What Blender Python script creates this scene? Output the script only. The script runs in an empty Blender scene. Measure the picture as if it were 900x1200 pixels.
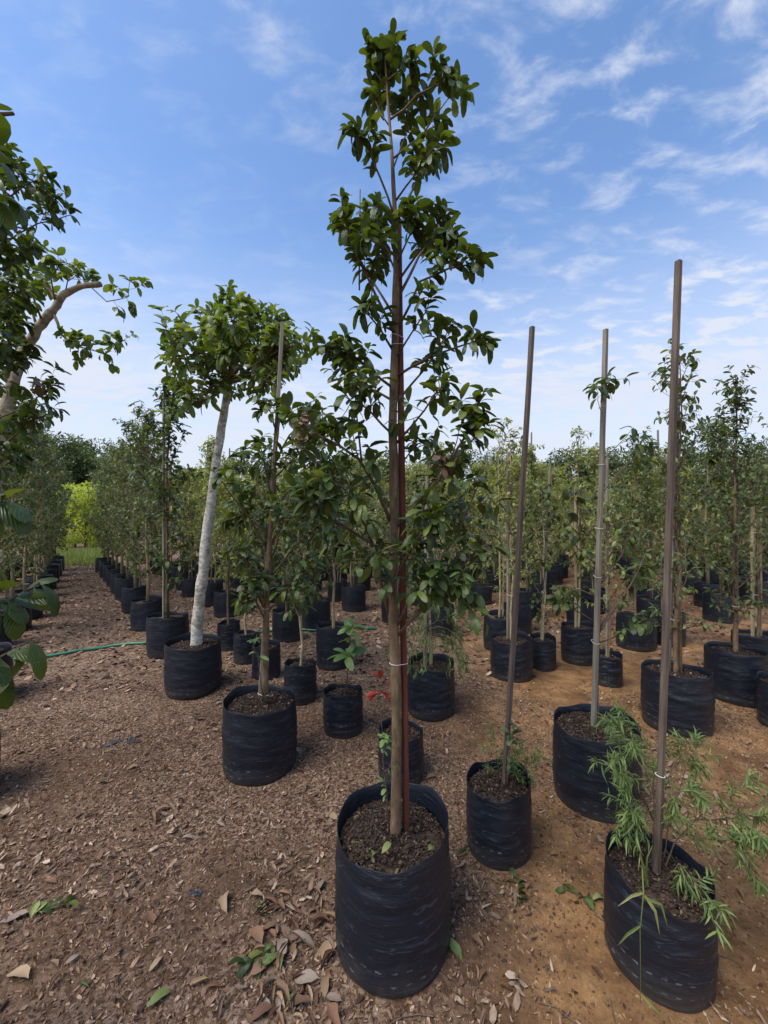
import bpy, math, random
import numpy as np
from mathutils import Vector, Matrix, noise

# ------------------------------------------------------------------ camera, sky, sun, exposure
scene = bpy.context.scene
C = scene.collection
FPX, CX, HY, CAMZ = 470.0, 450.0, 605.0, 1.5        # focal length / principal point in photo pixels, eye height

cam_d = bpy.data.cameras.new('camera')
cam = bpy.data.objects.new('camera', cam_d); C.objects.link(cam)
cam.location = (0, 0, CAMZ); cam.rotation_euler = (math.radians(90), 0, 0)
cam_d.sensor_fit = 'VERTICAL'; cam_d.sensor_height = 36.0; cam_d.lens = 36.0*FPX/1200.0
cam_d.shift_y = (HY-600.0)/1200.0
cam_d.clip_start = 0.05; cam_d.clip_end = 3000
scene.camera = cam

SUN_EL, SUN_AZ = math.radians(58), math.radians(-125)   # azimuth measured from +Y towards +X (sun behind on the left)
world = bpy.data.worlds.new('World'); scene.world = world; world.use_nodes = True
def build_world():
    nt = world.node_tree; N = nt.nodes; L = nt.links; N.clear()
    def nd(t, **k):
        n = N.new(t)
        for a, b in k.items(): setattr(n, a, b)
        return n
    def math_(op, a, b=None, c=None):
        n = nd('ShaderNodeMath', operation=op)
        for i, v in enumerate((a, b, c)):
            if v is None: continue
            if isinstance(v, (int, float)): n.inputs[i].default_value = v
            else: L.new(v, n.inputs[i])
        return n.outputs[0]
    out = nd('ShaderNodeOutputWorld'); bg = nd('ShaderNodeBackground'); L.new(bg.outputs[0], out.inputs[0])
    sky = nd('ShaderNodeTexSky', sky_type='NISHITA'); sky.sun_disc = False
    sky.sun_elevation = SUN_EL; sky.sun_rotation = SUN_AZ
    sky.altitude = 100; sky.air_density = 1.0; sky.dust_density = 0.6; sky.ozone_density = 2.0
    tc = nd('ShaderNodeTexCoord'); sp = nd('ShaderNodeSeparateXYZ'); L.new(tc.outputs['Generated'], sp.inputs[0])
    z = math_('ADD', math_('MAXIMUM', sp.outputs[2], 0.0), 0.10)
    cb = nd('ShaderNodeCombineXYZ'); L.new(math_('DIVIDE', sp.outputs[0], z), cb.inputs[0]); L.new(math_('DIVIDE', sp.outputs[1], z), cb.inputs[1])
    def layer(rot, scale, ns, detail, rough, dist, lo, hi, off=(0, 0, 0)):
        mp = nd('ShaderNodeMapping'); mp.inputs['Location'].default_value = off; mp.inputs['Rotation'].default_value = (0, 0, math.radians(rot)); mp.inputs['Scale'].default_value = scale
        L.new(cb.outputs[0], mp.inputs[0])
        t = nd('ShaderNodeTexNoise'); t.inputs['Scale'].default_value = ns; t.inputs['Detail'].default_value = detail
        t.inputs['Roughness'].default_value = rough; t.inputs['Distortion'].default_value = dist
        L.new(mp.outputs[0], t.inputs['Vector'])
        m = nd('ShaderNodeMapRange', interpolation_type='SMOOTHSTEP'); m.inputs[1].default_value = lo; m.inputs[2].default_value = hi
        L.new(t.outputs[0], m.inputs[0]); return m.outputs[0]
    cover = layer(20, (1, 1, 1), 0.5, 2, 0.5, 0.0, 0.40, 0.66, (2.45, 6.3, 0))
    puffs = layer(55, (1.0, 1.7, 1), 6.0, 6, 0.58, 0.3, 0.44, 0.78, (1.3, 0.4, 0))
    veil = layer(50, (0.5, 1.4, 1), 1.0, 6, 0.6, 0.5, 0.42, 0.95, (4.1, 2.2, 0))
    low = nd('ShaderNodeMapRange', interpolation_type='SMOOTHSTEP'); low.inputs[1].default_value = 0.62; low.inputs[2].default_value = 0.17
    L.new(sp.outputs[2], low.inputs[0])
    lowv = low.outputs[0]
    a = math_('MULTIPLY', puffs, math_('MULTIPLY_ADD', cover, 1.0, 0.12))
    b = math_('MULTIPLY', veil, math_('MULTIPLY_ADD', lowv, 0.80, 0.22))
    c_ = math_('MULTIPLY', lowv, math_('MULTIPLY_ADD', puffs, 0.25, 0.78))
    m = math_('MINIMUM', math_('ADD', math_('ADD', a, b), c_), 0.97)
    mix = nd('ShaderNodeMix', data_type='RGBA'); L.new(m, mix.inputs[0])
    sc = nd('ShaderNodeMix', data_type='RGBA', blend_type='MULTIPLY'); sc.inputs[0].default_value = 1.0
    L.new(sky.outputs[0], sc.inputs[6]); sc.inputs[7].default_value = (0.93, 1.04, 1.15, 1)
    L.new(sc.outputs[2], mix.inputs[6]); mix.inputs[7].default_value = (3.35, 3.60, 4.15, 1)
    L.new(mix.outputs[2], bg.inputs[0]); bg.inputs[1].default_value = 0.107
build_world()
sun_d = bpy.data.lights.new('sun', 'SUN'); sun_d.energy = 2.3; sun_d.angle = math.radians(38); sun_d.color = (1.0, 0.93, 0.82)
sun = bpy.data.objects.new('sun', sun_d); C.objects.link(sun)
sdir = Vector((math.sin(SUN_AZ)*math.cos(SUN_EL), math.cos(SUN_AZ)*math.cos(SUN_EL), math.sin(SUN_EL)))
sun.rotation_euler = (-sdir).to_track_quat('-Z', 'Y').to_euler(); sun.location = sdir*40
vs = scene.view_settings
vs.view_transform = 'Standard'; vs.look = 'None'; vs.gamma = 1.0; vs.use_curve_mapping = False; vs.exposure = 1.10

# ------------------------------------------------------------------ helpers
def P3(px, py, d): return Vector(((px-CX)/FPX*d, d, CAMZ-(py-HY)/FPX*d))
def gpos(px, bottom, r=0.0):                     # bag whose front foot shows at pixel row `bottom`
    d = FPX*CAMZ/(bottom-HY)+r
    return Vector(((px-CX)/FPX*d, d, 0))
def fade(a, b, x): t = np.clip((x-a)/(b-a), 0, 1); return t*t*(3-2*t)
_rs = np.random.RandomState(5); _lat = _rs.rand(256, 256)
def vnoise(x, y, s):
    x = np.asarray(x, float)*s; y = np.asarray(y, float)*s
    xi = np.floor(x).astype(int); yi = np.floor(y).astype(int); fx = x-xi; fy = y-yi
    fx = fx*fx*(3-2*fx); fy = fy*fy*(3-2*fy)
    g = lambda i, j: _lat[(xi+i) % 256, (yi+j) % 256]
    return (g(0,0)*(1-fx)+g(1,0)*fx)*(1-fy)+(g(0,1)*(1-fx)+g(1,1)*fx)*fy
def ground_z(x, y):
    x = np.asarray(x, float); y = np.asarray(y, float)
    w = 1-fade(14, 22, np.hypot(x, y))
    return w*(0.035*(vnoise(x+9, y+4, 0.9)-0.5)+0.022*(vnoise(x, y, 3.1)-0.5)+0.010*(vnoise(x+3, y+8, 9)-0.5)+0.005*(vnoise(x, y, 24)-0.5))
def gz(x, y): return float(ground_z(x, y))
def litter_cover(x, y):
    x = np.asarray(x, float); y = np.asarray(y, float)
    left = 1-fade(-0.25, 0.85, x-0.16*(y-1.0))
    far = fade(3.0, 5.0, y)*0.35
    n1 = vnoise(x+31, y+17, 1.3); n2 = vnoise(x+5, y+77, 3.7)
    v = 0.58*left+far+0.95*(n1-0.45)+0.50*(n2-0.5)+0.12
    # a thick drift beside the large bag and one between the small bags
    v = v+0.45*np.exp(-(((x+0.32)/0.3)**2+((y-1.15)/0.28)**2))+0.4*np.exp(-(((x-0.2)/0.55)**2+((y-2.3)/0.5)**2))
    v = v-0.55*np.exp(-(((x+1.0)/0.55)**2+((y-1.55)/0.40)**2))-0.35*np.exp(-(((x+0.55)/0.35)**2+((y-1.75)/0.3)**2))
    return np.clip(v, 0, 1)

def np_mesh(name, V, faces, uv=None, smooth=True):
    """faces: list of int arrays, each (n, k)"""
    me = bpy.data.meshes.new(name)
    V = np.asarray(V, np.float32)
    faces = [np.asarray(f, np.int32) for f in faces if len(f)]
    loops = np.concatenate([f.ravel() for f in faces]); tot = np.concatenate([np.full(len(f), f.shape[1], np.int32) for f in faces])
    start = np.concatenate([[0], np.cumsum(tot)[:-1]]).astype(np.int32)
    me.vertices.add(len(V)); me.vertices.foreach_set('co', V.ravel())
    me.loops.add(len(loops)); me.loops.foreach_set('vertex_index', loops)
    me.polygons.add(len(tot)); me.polygons.foreach_set('loop_start', start)
    me.polygons.foreach_set('use_smooth', np.full(len(tot), smooth))
    me.update(calc_edges=True)
    if uv is not None:
        l = me.uv_layers.new(name='UVMap'); l.data.foreach_set('uv', np.asarray(uv, np.float32)[loops].ravel())
    me.validate()
    return me
class MB:
    def __init__(s): s.V = []; s.Q = []; s.T = []; s.n = 0; s.UV = []
    def add(s, V, Q=None, T=None, uv=None):
        V = np.asarray(V, float)
        if Q is not None and len(Q): s.Q.append(np.asarray(Q, int)+s.n)
        if T is not None and len(T): s.T.append(np.asarray(T, int)+s.n)
        s.V.append(V); s.UV.append(np.asarray(uv, float) if uv is not None else np.zeros((len(V), 2))); s.n += len(V)
    def tube(s, pts, rad, sides=6, cap=True):
        pts = [Vector(p) for p in pts]; n = len(pts); V = []; prev = None
        for i, p in enumerate(pts):
            t = (pts[min(i+1, n-1)]-pts[max(i-1, 0)]).normalized()
            if prev is None:
                a = Vector((1, 0, 0)) if abs(t.x) < 0.8 else Vector((0, 1, 0)); e = (a-t*a.dot(t)).normalized()
            else: e = (prev-t*prev.dot(t)).normalized()
            prev = e; f = t.cross(e)
            for k in range(sides):
                an = 2*math.pi*k/sides; V.append(p+(e*math.cos(an)+f*math.sin(an))*rad[i])
        Q = [(i*sides+k, i*sides+(k+1) % sides, (i+1)*sides+(k+1) % sides, (i+1)*sides+k) for i in range(n-1) for k in range(sides)]
        T = []
        if cap:
            V.append(pts[-1]); c = len(V)-1; T = [((n-1)*sides+k, (n-1)*sides+(k+1) % sides, c) for k in range(sides)]
            V.append(pts[0]); c = len(V)-1; T += [((k+1) % sides, k, c) for k in range(sides)]
        s.add([tuple(v) for v in V], Q, T)
    def mesh(s, name, smooth=True, uv=False):
        fs = []
        if s.Q: fs.append(np.concatenate(s.Q))
        if s.T: fs.append(np.concatenate(s.T))
        return np_mesh(name, np.concatenate(s.V), fs, np.concatenate(s.UV) if uv else None, smooth)
def link(name, data, mat=None, parent=None, loc=None):
    o = bpy.data.objects.new(name, data); C.objects.link(o)
    if mat is not None and data is not None and len(data.materials) == 0: data.materials.append(mat)
    if parent is not None: o.parent = parent
    if loc is not None: o.location = loc
    return o
def tag(o, label=None, cat=None, group=None, kind=None):
    if label: o['label'] = label
    if cat: o['category'] = cat
    if group: o['group'] = group
    if kind: o['kind'] = kind
    return o

# ------------------------------------------------------------------ materials
def new_mat(name):
    m = bpy.data.materials.new(name); m.use_nodes = True
    nt = m.node_tree; nt.nodes.clear(); return m, nt.nodes, nt.links
def ramp(N, stops, interp='LINEAR'):
    r = N.new('ShaderNodeValToRGB'); r.color_ramp.interpolation = interp
    e = r.color_ramp.elements
    while len(e) < len(stops): e.new(0.5)
    for i, (p, c) in enumerate(stops): e[i].position = p; e[i].color = (*c, 1)
    return r
def island_random(N, L):
    g = N.new('ShaderNodeNewGeometry'); oi = N.new('ShaderNodeObjectInfo')
    a = N.new('ShaderNodeMath'); a.operation = 'ADD'; L.new(g.outputs['Random Per Island'], a.inputs[0]); L.new(oi.outputs['Random'], a.inputs[1])
    f = N.new('ShaderNodeMath'); f.operation = 'FRACT'; L.new(a.outputs[0], f.inputs[0]); return f.outputs[0], g
def leaf_mat(name, stops, under, rough=0.38, trans=0.3, spec=0.5, vein=0.35):
    m, N, L = new_mat(name)
    rnd, g = island_random(N, L)
    r = ramp(N, stops); L.new(rnd, r.inputs[0])
    uv = N.new('ShaderNodeUVMap'); sp = N.new('ShaderNodeSeparateXYZ'); L.new(uv.outputs[0], sp.inputs[0])
    d = N.new('ShaderNodeMath'); d.operation = 'ABSOLUTE'; L.new(sp.outputs[0], d.inputs[0])
    rib = N.new('ShaderNodeMapRange'); rib.inputs[1].default_value = 0.0; rib.inputs[2].default_value = 0.11; rib.inputs[3].default_value = vein; rib.inputs[4].default_value = 0
    L.new(d.outputs[0], rib.inputs[0])
    mv = N.new('ShaderNodeMix'); mv.data_type = 'RGBA'; L.new(rib.outputs[0], mv.inputs[0]); L.new(r.outputs[0], mv.inputs[6]); mv.inputs[7].default_value = (*[min(1, x*1.6) for x in under], 1)
    mb = N.new('ShaderNodeMix'); mb.data_type = 'RGBA'; L.new(g.outputs['Backfacing'], mb.inputs[0]); L.new(mv.outputs[2], mb.inputs[6]); mb.inputs[7].default_value = (*under, 1)
    # side veins as fine relief
    w = N.new('ShaderNodeMath'); w.operation = 'MULTIPLY_ADD'; L.new(d.outputs[0], w.inputs[0]); w.inputs[1].default_value = -0.35; L.new(sp.outputs[1], w.inputs[2])
    s = N.new('ShaderNodeMath'); s.operation = 'SINE'; w2 = N.new('ShaderNodeMath'); w2.operation = 'MULTIPLY'; w2.inputs[1].default_value = 46; L.new(w.outputs[0], w2.inputs[0]); L.new(w2.outputs[0], s.inputs[0])
    bp = N.new('ShaderNodeBump'); bp.inputs['Strength'].default_value = 0.25; bp.inputs['Distance'].default_value = 0.002; L.new(s.outputs[0], bp.inputs['Height'])
    b = N.new('ShaderNodeBsdfPrincipled'); L.new(mb.outputs[2], b.inputs['Base Color']); b.inputs['Specular IOR Level'].default_value = spec
    rr = N.new('ShaderNodeMapRange'); rr.inputs[3].default_value = rough; rr.inputs[4].default_value = 0.7; L.new(g.outputs['Backfacing'], rr.inputs[0]); L.new(rr.outputs[0], b.inputs['Roughness'])
    L.new(bp.outputs[0], b.inputs['Normal'])
    t = N.new('ShaderNodeBsdfTranslucent')
    tc = N.new('ShaderNodeMix'); tc.data_type = 'RGBA'; tc.blend_type = 'MULTIPLY'; tc.inputs[0].default_value = 1; L.new(r.outputs[0], tc.inputs[6]); tc.inputs[7].default_value = (2.4, 2.2, 0.7, 1); L.new(tc.outputs[2], t.inputs[0])
    mx = N.new('ShaderNodeMixShader'); mx.inputs[0].default_value = trans; L.new(b.outputs[0], mx.inputs[1]); L.new(t.outputs[0], mx.inputs[2])
    o = N.new('ShaderNodeOutputMaterial'); L.new(mx.outputs[0], o.inputs[0]); return m
def noise_mat(name, stops, scale=(1, 1, 1), ns=20, detail=6, rough=0.8, bump=0.4, bdist=0.01, spec=0.3, stops2=None, ns2=5, coord='Object'):
    m, N, L = new_mat(name)
    tc = N.new('ShaderNodeTexCoord'); mp = N.new('ShaderNodeMapping'); mp.inputs['Scale'].default_value = scale; L.new(tc.outputs[coord], mp.inputs[0])
    t = N.new('ShaderNodeTexNoise'); t.inputs['Scale'].default_value = ns; t.inputs['Detail'].default_value = detail; t.inputs['Roughness'].default_value = 0.65; L.new(mp.outputs[0], t.inputs['Vector'])
    r = ramp(N, stops); L.new(t.outputs[0], r.inputs[0]); col = r.outputs[0]
    if stops2:
        t2 = N.new('ShaderNodeTexNoise'); t2.inputs['Scale'].default_value = ns2; t2.inputs['Detail'].default_value = 4; L.new(tc.outputs[coord], t2.inputs['Vector'])
        r2 = ramp(N, stops2); L.new(t2.outputs[0], r2.inputs[0])
        mm = N.new('ShaderNodeMix'); mm.data_type = 'RGBA'; mm.blend_type = 'MULTIPLY'; mm.inputs[0].default_value = 1; L.new(col, mm.inputs[6]); L.new(r2.outputs[0], mm.inputs[7]); col = mm.outputs[2]
    bp = N.new('ShaderNodeBump'); bp.inputs['Strength'].default_value = bump; bp.inputs['Distance'].default_value = bdist; L.new(t.outputs[0], bp.inputs['Height'])
    b = N.new('ShaderNodeBsdfPrincipled'); L.new(col, b.inputs['Base Color']); b.inputs['Roughness'].default_value = rough; b.inputs['Specular IOR Level'].default_value = spec; L.new(bp.outputs[0], b.inputs['Normal'])
    o = N.new('ShaderNodeOutputMaterial'); L.new(b.outputs[0], o.inputs[0]); return m
def bag_mat():
    m, N, L = new_mat('black_polythene')
    tc = N.new('ShaderNodeTexCoord'); oi = N.new('ShaderNodeObjectInfo')
    off = N.new('ShaderNodeVectorMath'); off.operation = 'SCALE'; off.inputs[0].default_value = (7, 11, 13); L.new(oi.outputs['Random'], off.inputs['Scale'])
    ad = N.new('ShaderNodeVectorMath'); ad.operation = 'ADD'; L.new(tc.outputs['Object'], ad.inputs[0]); L.new(off.outputs[0], ad.inputs[1])
    def nz(scale, s, d, ro=0.6, dist=0.0):
        mp = N.new('ShaderNodeMapping'); mp.inputs['Scale'].default_value = scale; L.new(ad.outputs[0], mp.inputs[0])
        t = N.new('ShaderNodeTexNoise'); t.inputs['Scale'].default_value = s; t.inputs['Detail'].default_value = d; t.inputs['Roughness'].default_value = ro; t.inputs['Distortion'].default_value = dist
        L.new(mp.outputs[0], t.inputs['Vector']); return t.outputs[0]
    creases = nz((1, 1, 5), 6.5, 6, 0.62, 1.4); fine = nz((1, 1, 5), 22, 4, 0.6, 1.0); dust = nz((1, 1, 2.0), 7, 6, 0.7)
    sp = N.new('ShaderNodeSeparateXYZ'); L.new(tc.outputs['Object'], sp.inputs[0])
    lowm = N.new('ShaderNodeMapRange'); lowm.inputs[1].default_value = 0.14; lowm.inputs[2].default_value = 0.0; lowm.inputs[3].default_value = 0.0; lowm.inputs[4].default_value = 0.55; L.new(sp.outputs[2], lowm.inputs[0])
    dm = N.new('ShaderNodeMath'); dm.operation = 'ADD'; L.new(dust, dm.inputs[0]); L.new(lowm.outputs[0], dm.inputs[1])
    dr = N.new('ShaderNodeMapRange'); dr.inputs[1].default_value = 0.64; dr.inputs[2].default_value = 1.15; dr.inputs[3].default_value = 0.0; dr.inputs[4].default_value = 0.6; L.new(dm.outputs[0], dr.inputs[0])
    mx = N.new('ShaderNodeMix'); mx.data_type = 'RGBA'; L.new(dr.outputs[0], mx.inputs[0]); mx.inputs[6].default_value = (0.0075, 0.0105, 0.0185, 1); mx.inputs[7].default_value = (0.060, 0.052, 0.047, 1)
    # crease ridges where the film has gone pale
    cr = N.new('ShaderNodeMapRange'); cr.inputs[1].default_value = 0.60; cr.inputs[2].default_value = 0.78; cr.inputs[3].default_value = 0; cr.inputs[4].default_value = 0.45; L.new(creases, cr.inputs[0])
    m2 = N.new('ShaderNodeMix'); m2.data_type = 'RGBA'; L.new(cr.outputs[0], m2.inputs[0]); L.new(mx.outputs[2], m2.inputs[6]); m2.inputs[7].default_value = (0.030, 0.037, 0.052, 1)
    # rows of punched slits near the foot
    def mth(op, a, b=None):
        n = N.new('ShaderNodeMath'); n.operation = op
        for i, q in enumerate((a, b)):
            if q is None: continue
            if isinstance(q, (int, float)): n.inputs[i].default_value = q
            else: L.new(q, n.inputs[i])
        return n.outputs[0]
    ang = mth('MULTIPLY', mth('ARCTAN2', sp.outputs[1], sp.outputs[0]), 26/6.28318)
    dash = mth('LESS_THAN', mth('ABSOLUTE', mth('SUBTRACT', mth('FRACT', ang), 0.5)), 0.20)
    zw = mth('ADD', sp.outputs[2], mth('MULTIPLY', mth('SUBTRACT', creases, 0.5), 0.03))
    row = mth('MAXIMUM', mth('LESS_THAN', mth('ABSOLUTE', mth('SUBTRACT', zw, 0.045)), 0.0022), mth('LESS_THAN', mth('ABSOLUTE', mth('SUBTRACT', zw, 0.085)), 0.0022))
    some = mth('GREATER_THAN', dust, 0.47)
    slit = mth('MULTIPLY', mth('MULTIPLY', mth('MULTIPLY', dash, row), some), 0.75)
    m4 = N.new('ShaderNodeMix'); m4.data_type = 'RGBA'; L.new(slit, m4.inputs[0]); L.new(m2.outputs[2], m4.inputs[6]); m4.inputs[7].default_value = (0.12, 0.125, 0.135, 1)
    m2 = m4
    ln = nz((1, 1, 8), 3.2, 3, 0.55, 0.8)
    lm_ = mth('MULTIPLY', mth('LESS_THAN', mth('ABSOLUTE', mth('SUBTRACT', ln, 0.5)), 0.010), mth('GREATER_THAN', creases, 0.48))
    m5 = N.new('ShaderNodeMix'); m5.data_type = 'RGBA'; L.new(mth('MULTIPLY', lm_, 0.5), m5.inputs[0]); L.new(m2.outputs[2], m5.inputs[6]); m5.inputs[7].default_value = (0.055, 0.062, 0.075, 1); m2 = m5
    b1 = N.new('ShaderNodeBump'); b1.inputs['Strength'].default_value = 0.36; b1.inputs['Distance'].default_value = 0.011; L.new(creases, b1.inputs['Height'])
    b2 = N.new('ShaderNodeBump'); b2.inputs['Strength'].default_value = 0.35; b2.inputs['Distance'].default_value = 0.003; L.new(fine, b2.inputs['Height']); L.new(b1.outputs[0], b2.inputs['Normal'])
    b = N.new('ShaderNodeBsdfPrincipled'); L.new(m2.outputs[2], b.inputs['Base Color']); b.inputs['Roughness'].default_value = 0.42; b.inputs['Specular IOR Level'].default_value = 0.42; L.new(b2.outputs[0], b.inputs['Normal'])
    o = N.new('ShaderNodeOutputMaterial'); L.new(b.outputs[0], o.inputs[0]); return m
def litter_mat(name, stops, rough=0.8, trans=0.0):
    m, N, L = new_mat(name)
    rnd, g = island_random(N, L)
    r = ramp(N, stops); L.new(rnd, r.inputs[0])
    tc = N.new('ShaderNodeTexCoord'); t = N.new('ShaderNodeTexNoise'); t.inputs['Scale'].default_value = 60; t.inputs['Detail'].default_value = 4; L.new(tc.outputs['Object'], t.inputs['Vector'])
    r2 = ramp(N, [(0.3, (0.62, 0.6, 0.58)), (0.7, (1.15, 1.12, 1.1))]); L.new(t.outputs[0], r2.inputs[0])
    mm = N.new('ShaderNodeMix'); mm.data_type = 'RGBA'; mm.blend_type = 'MULTIPLY'; mm.inputs[0].default_value = 1; L.new(r.outputs[0], mm.inputs[6]); L.new(r2.outputs[0], mm.inputs[7])
    b = N.new('ShaderNodeBsdfPrincipled'); L.new(mm.outputs[2], b.inputs['Base Color']); b.inputs['Roughness'].default_value = rough; b.inputs['Specular IOR Level'].default_value = 0.25
    o = N.new('ShaderNodeOutputMaterial'); L.new(b.outputs[0], o.inputs[0]); return m
def ground_mat():
    m, N, L = new_mat('soil_ground')
    tc = N.new('ShaderNodeTexCoord')
    at = N.new('ShaderNodeAttribute'); at.attribute_name = 'litter'
    def nz(s, d, ro=0.6):
        t = N.new('ShaderNodeTexNoise'); t.inputs['Scale'].default_value = s; t.inputs['Detail'].default_value = d; t.inputs['Roughness'].default_value = ro; L.new(tc.outputs['Object'], t.inputs['Vector']); return t.outputs[0]
    big, mid, fine, grit = nz(0.8, 4), nz(5, 6, 0.7), nz(38, 6, 0.75), nz(160, 3, 0.8)
    soil = ramp(N, [(0.30, (0.105, 0.058, 0.030)), (0.48, (0.20, 0.112, 0.052)), (0.66, (0.33, 0.195, 0.090)), (0.85, (0.40, 0.27, 0.15))]); L.new(mid, soil.inputs[0])
    brown = ramp(N, [(0.3, (0.042, 0.024, 0.015)), (0.5, (0.088, 0.052, 0.033)), (0.72, (0.16, 0.100, 0.064))]); L.new(mid, brown.inputs[0])
    damp = ramp(N, [(0.34, (0.52, 0.50, 0.50)), (0.5, (0.85, 0.84, 0.84)), (0.66, (1.2, 1.17, 1.12))]); L.new(nz(2.1, 5, 0.6), damp.inputs[0])
    dsoil = N.new('ShaderNodeMix'); dsoil.data_type = 'RGBA'; dsoil.blend_type = 'MULTIPLY'; dsoil.inputs[0].default_value = 1; L.new(soil.outputs[0], dsoil.inputs[6]); L.new(damp.outputs[0], dsoil.inputs[7])
    lm = N.new('ShaderNodeMapRange'); lm.inputs[1].default_value = 0.75; lm.inputs[2].default_value = 0.2; cl = N.new('ShaderNodeAttribute'); cl.attribute_name = 'clay'; L.new(cl.outputs['Fac'], lm.inputs[0])
    mx = N.new('ShaderNodeMix'); mx.data_type = 'RGBA'; L.new(lm.outputs[0], mx.inputs[0]); L.new(dsoil.outputs[2], mx.inputs[6]); L.new(brown.outputs[0], mx.inputs[7])
    # crumbs and tiny chips
    vo = N.new('ShaderNodeTexVoronoi'); vo.inputs['Scale'].default_value = 75; L.new(tc.outputs['Object'], vo.inputs['Vector'])
    chip = ramp(N, [(0.0, (0.05, 0.032, 0.022)), (0.35, (0.14, 0.09, 0.06)), (0.6, (0.26, 0.18, 0.125)), (1.0, (0.40, 0.31, 0.24))]); 
    sv = N.new('ShaderNodeSeparateColor'); L.new(vo.outputs['Color'], sv.inputs[0]); L.new(sv.outputs[0], chip.inputs[0])
    cm = N.new('ShaderNodeMath'); cm.operation = 'MULTIPLY'; L.new(at.outputs['Fac'], cm.inputs[0]); cm.inputs[1].default_value = 0.6
    m2 = N.new('ShaderNodeMix'); m2.data_type = 'RGBA'; L.new(cm.outputs[0], m2.inputs[0]); L.new(mx.outputs[2], m2.inputs[6]); L.new(chip.outputs[0], m2.inputs[7])
    fr = ramp(N, [(0.25, (0.55, 0.53, 0.5)), (0.7, (1.25, 1.22, 1.2))]); L.new(fine, fr.inputs[0])
    m3 = N.new('ShaderNodeMix'); m3.data_type = 'RGBA'; m3.blend_type = 'MULTIPLY'; m3.inputs[0].default_value = 0.8; L.new(m2.outputs[2], m3.inputs[6]); L.new(fr.outputs[0], m3.inputs[7])
    b1 = N.new('ShaderNodeBump'); b1.inputs['Strength'].default_value = 0.8; b1.inputs['Distance'].default_value = 0.012; L.new(fine, b1.inputs['Height'])
    b2 = N.new('ShaderNodeBump'); b2.inputs['Strength'].default_value = 0.6; b2.inputs['Distance'].default_value = 0.004; L.new(grit, b2.inputs['Height']); L.new(b1.outputs[0], b2.inputs['Normal'])
    b = N.new('ShaderNodeBsdfPrincipled'); L.new(m3.outputs[2], b.inputs['Base Color']); b.inputs['Roughness'].default_value = 0.95; b.inputs['Specular IOR Level'].default_value = 0.15; L.new(b2.outputs[0], b.inputs['Normal'])
    o = N.new('ShaderNodeOutputMaterial'); L.new(b.outputs[0], o.inputs[0]); return m

M = {}
M['bag'] = bag_mat()
M['ground'] = ground_mat()
M['broad'] = leaf_mat('broad_leaf', [(0, (0.024, 0.044, 0.010)), (0.45, (0.042, 0.072, 0.014)), (0.8, (0.068, 0.105, 0.020)), (1, (0.12, 0.155, 0.03))], (0.060, 0.078, 0.026), rough=0.36, trans=0.24, spec=0.4)
M['warm'] = leaf_mat('warm_leaf', [(0, (0.040, 0.075, 0.015)), (0.5, (0.080, 0.130, 0.024)), (0.9, (0.14, 0.19, 0.040)), (1, (0.20, 0.22, 0.06))], (0.11, 0.14, 0.05), rough=0.42, trans=0.3)
M['dark'] = leaf_mat('dark_leaf', [(0, (0.030, 0.050, 0.017)), (0.5, (0.058, 0.088, 0.026)), (0.85, (0.100, 0.130, 0.040)), (1, (0.16, 0.175, 0.06))], (0.10, 0.12, 0.055), rough=0.42, trans=0.3, vein=0.2)
M['airy'] = leaf_mat('airy_leaf', [(0, (0.095, 0.120, 0.040)), (0.5, (0.165, 0.200, 0.065)), (0.85, (0.24, 0.27, 0.095)), (1, (0.33, 0.325, 0.13))], (0.20, 0.225, 0.11), rough=0.5, trans=0.38, vein=0.2)
M['needle'] = leaf_mat('narrow_leaf', [(0, (0.055, 0.095, 0.022)), (0.5, (0.105, 0.165, 0.040)), (1, (0.18, 0.25, 0.075))], (0.09, 0.13, 0.055), rough=0.45, trans=0.25, vein=0.1)
M['bright'] = leaf_mat('young_leaf', [(0, (0.07, 0.14, 0.045)), (0.6, (0.12, 0.22, 0.07)), (1, (0.20, 0.30, 0.10))], (0.14, 0.2, 0.09), rough=0.35, trans=0.3)
M['lime'] = leaf_mat('lime_leaf', [(0, (0.16, 0.22, 0.03)), (0.6, (0.28, 0.36, 0.05)), (1, (0.42, 0.46, 0.09))], (0.25, 0.3, 0.08), rough=0.5, trans=0.4)
M['red'] = leaf_mat('red_leaf', [(0, (0.20, 0.02, 0.015)), (1, (0.36, 0.05, 0.03))], (0.2, 0.04, 0.03), rough=0.4)
M['wilted'] = leaf_mat('wilted_leaf', [(0, (0.06, 0.035, 0.022)), (0.6, (0.16, 0.095, 0.055)), (1, (0.28, 0.18, 0.10))], (0.15, 0.1, 0.07), rough=0.7, trans=0.1)
M['grass'] = leaf_mat('grass_blade', [(0, (0.08, 0.12, 0.03)), (0.6, (0.15, 0.20, 0.05)), (1, (0.28, 0.28, 0.11))], (0.14, 0.18, 0.06), rough=0.5, trans=0.25, vein=0.1)
M['bark'] = noise_mat('brown_bark', [(0.3, (0.075, 0.050, 0.033)), (0.55, (0.165, 0.115, 0.075)), (0.8, (0.27, 0.20, 0.13))], (1, 1, 0.35), 45, 6, 0.85, 0.6, 0.004, stops2=[(0.35, (0.75, 0.8, 0.62)), (0.6, (1.1, 1.0, 0.95))], ns2=9)
M['twig'] = noise_mat('twig_bark', [(0.3, (0.060, 0.040, 0.030)), (0.7, (0.17, 0.115, 0.08))], (1, 1, 1), 60, 4, 0.8, 0.3, 0.002)
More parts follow.
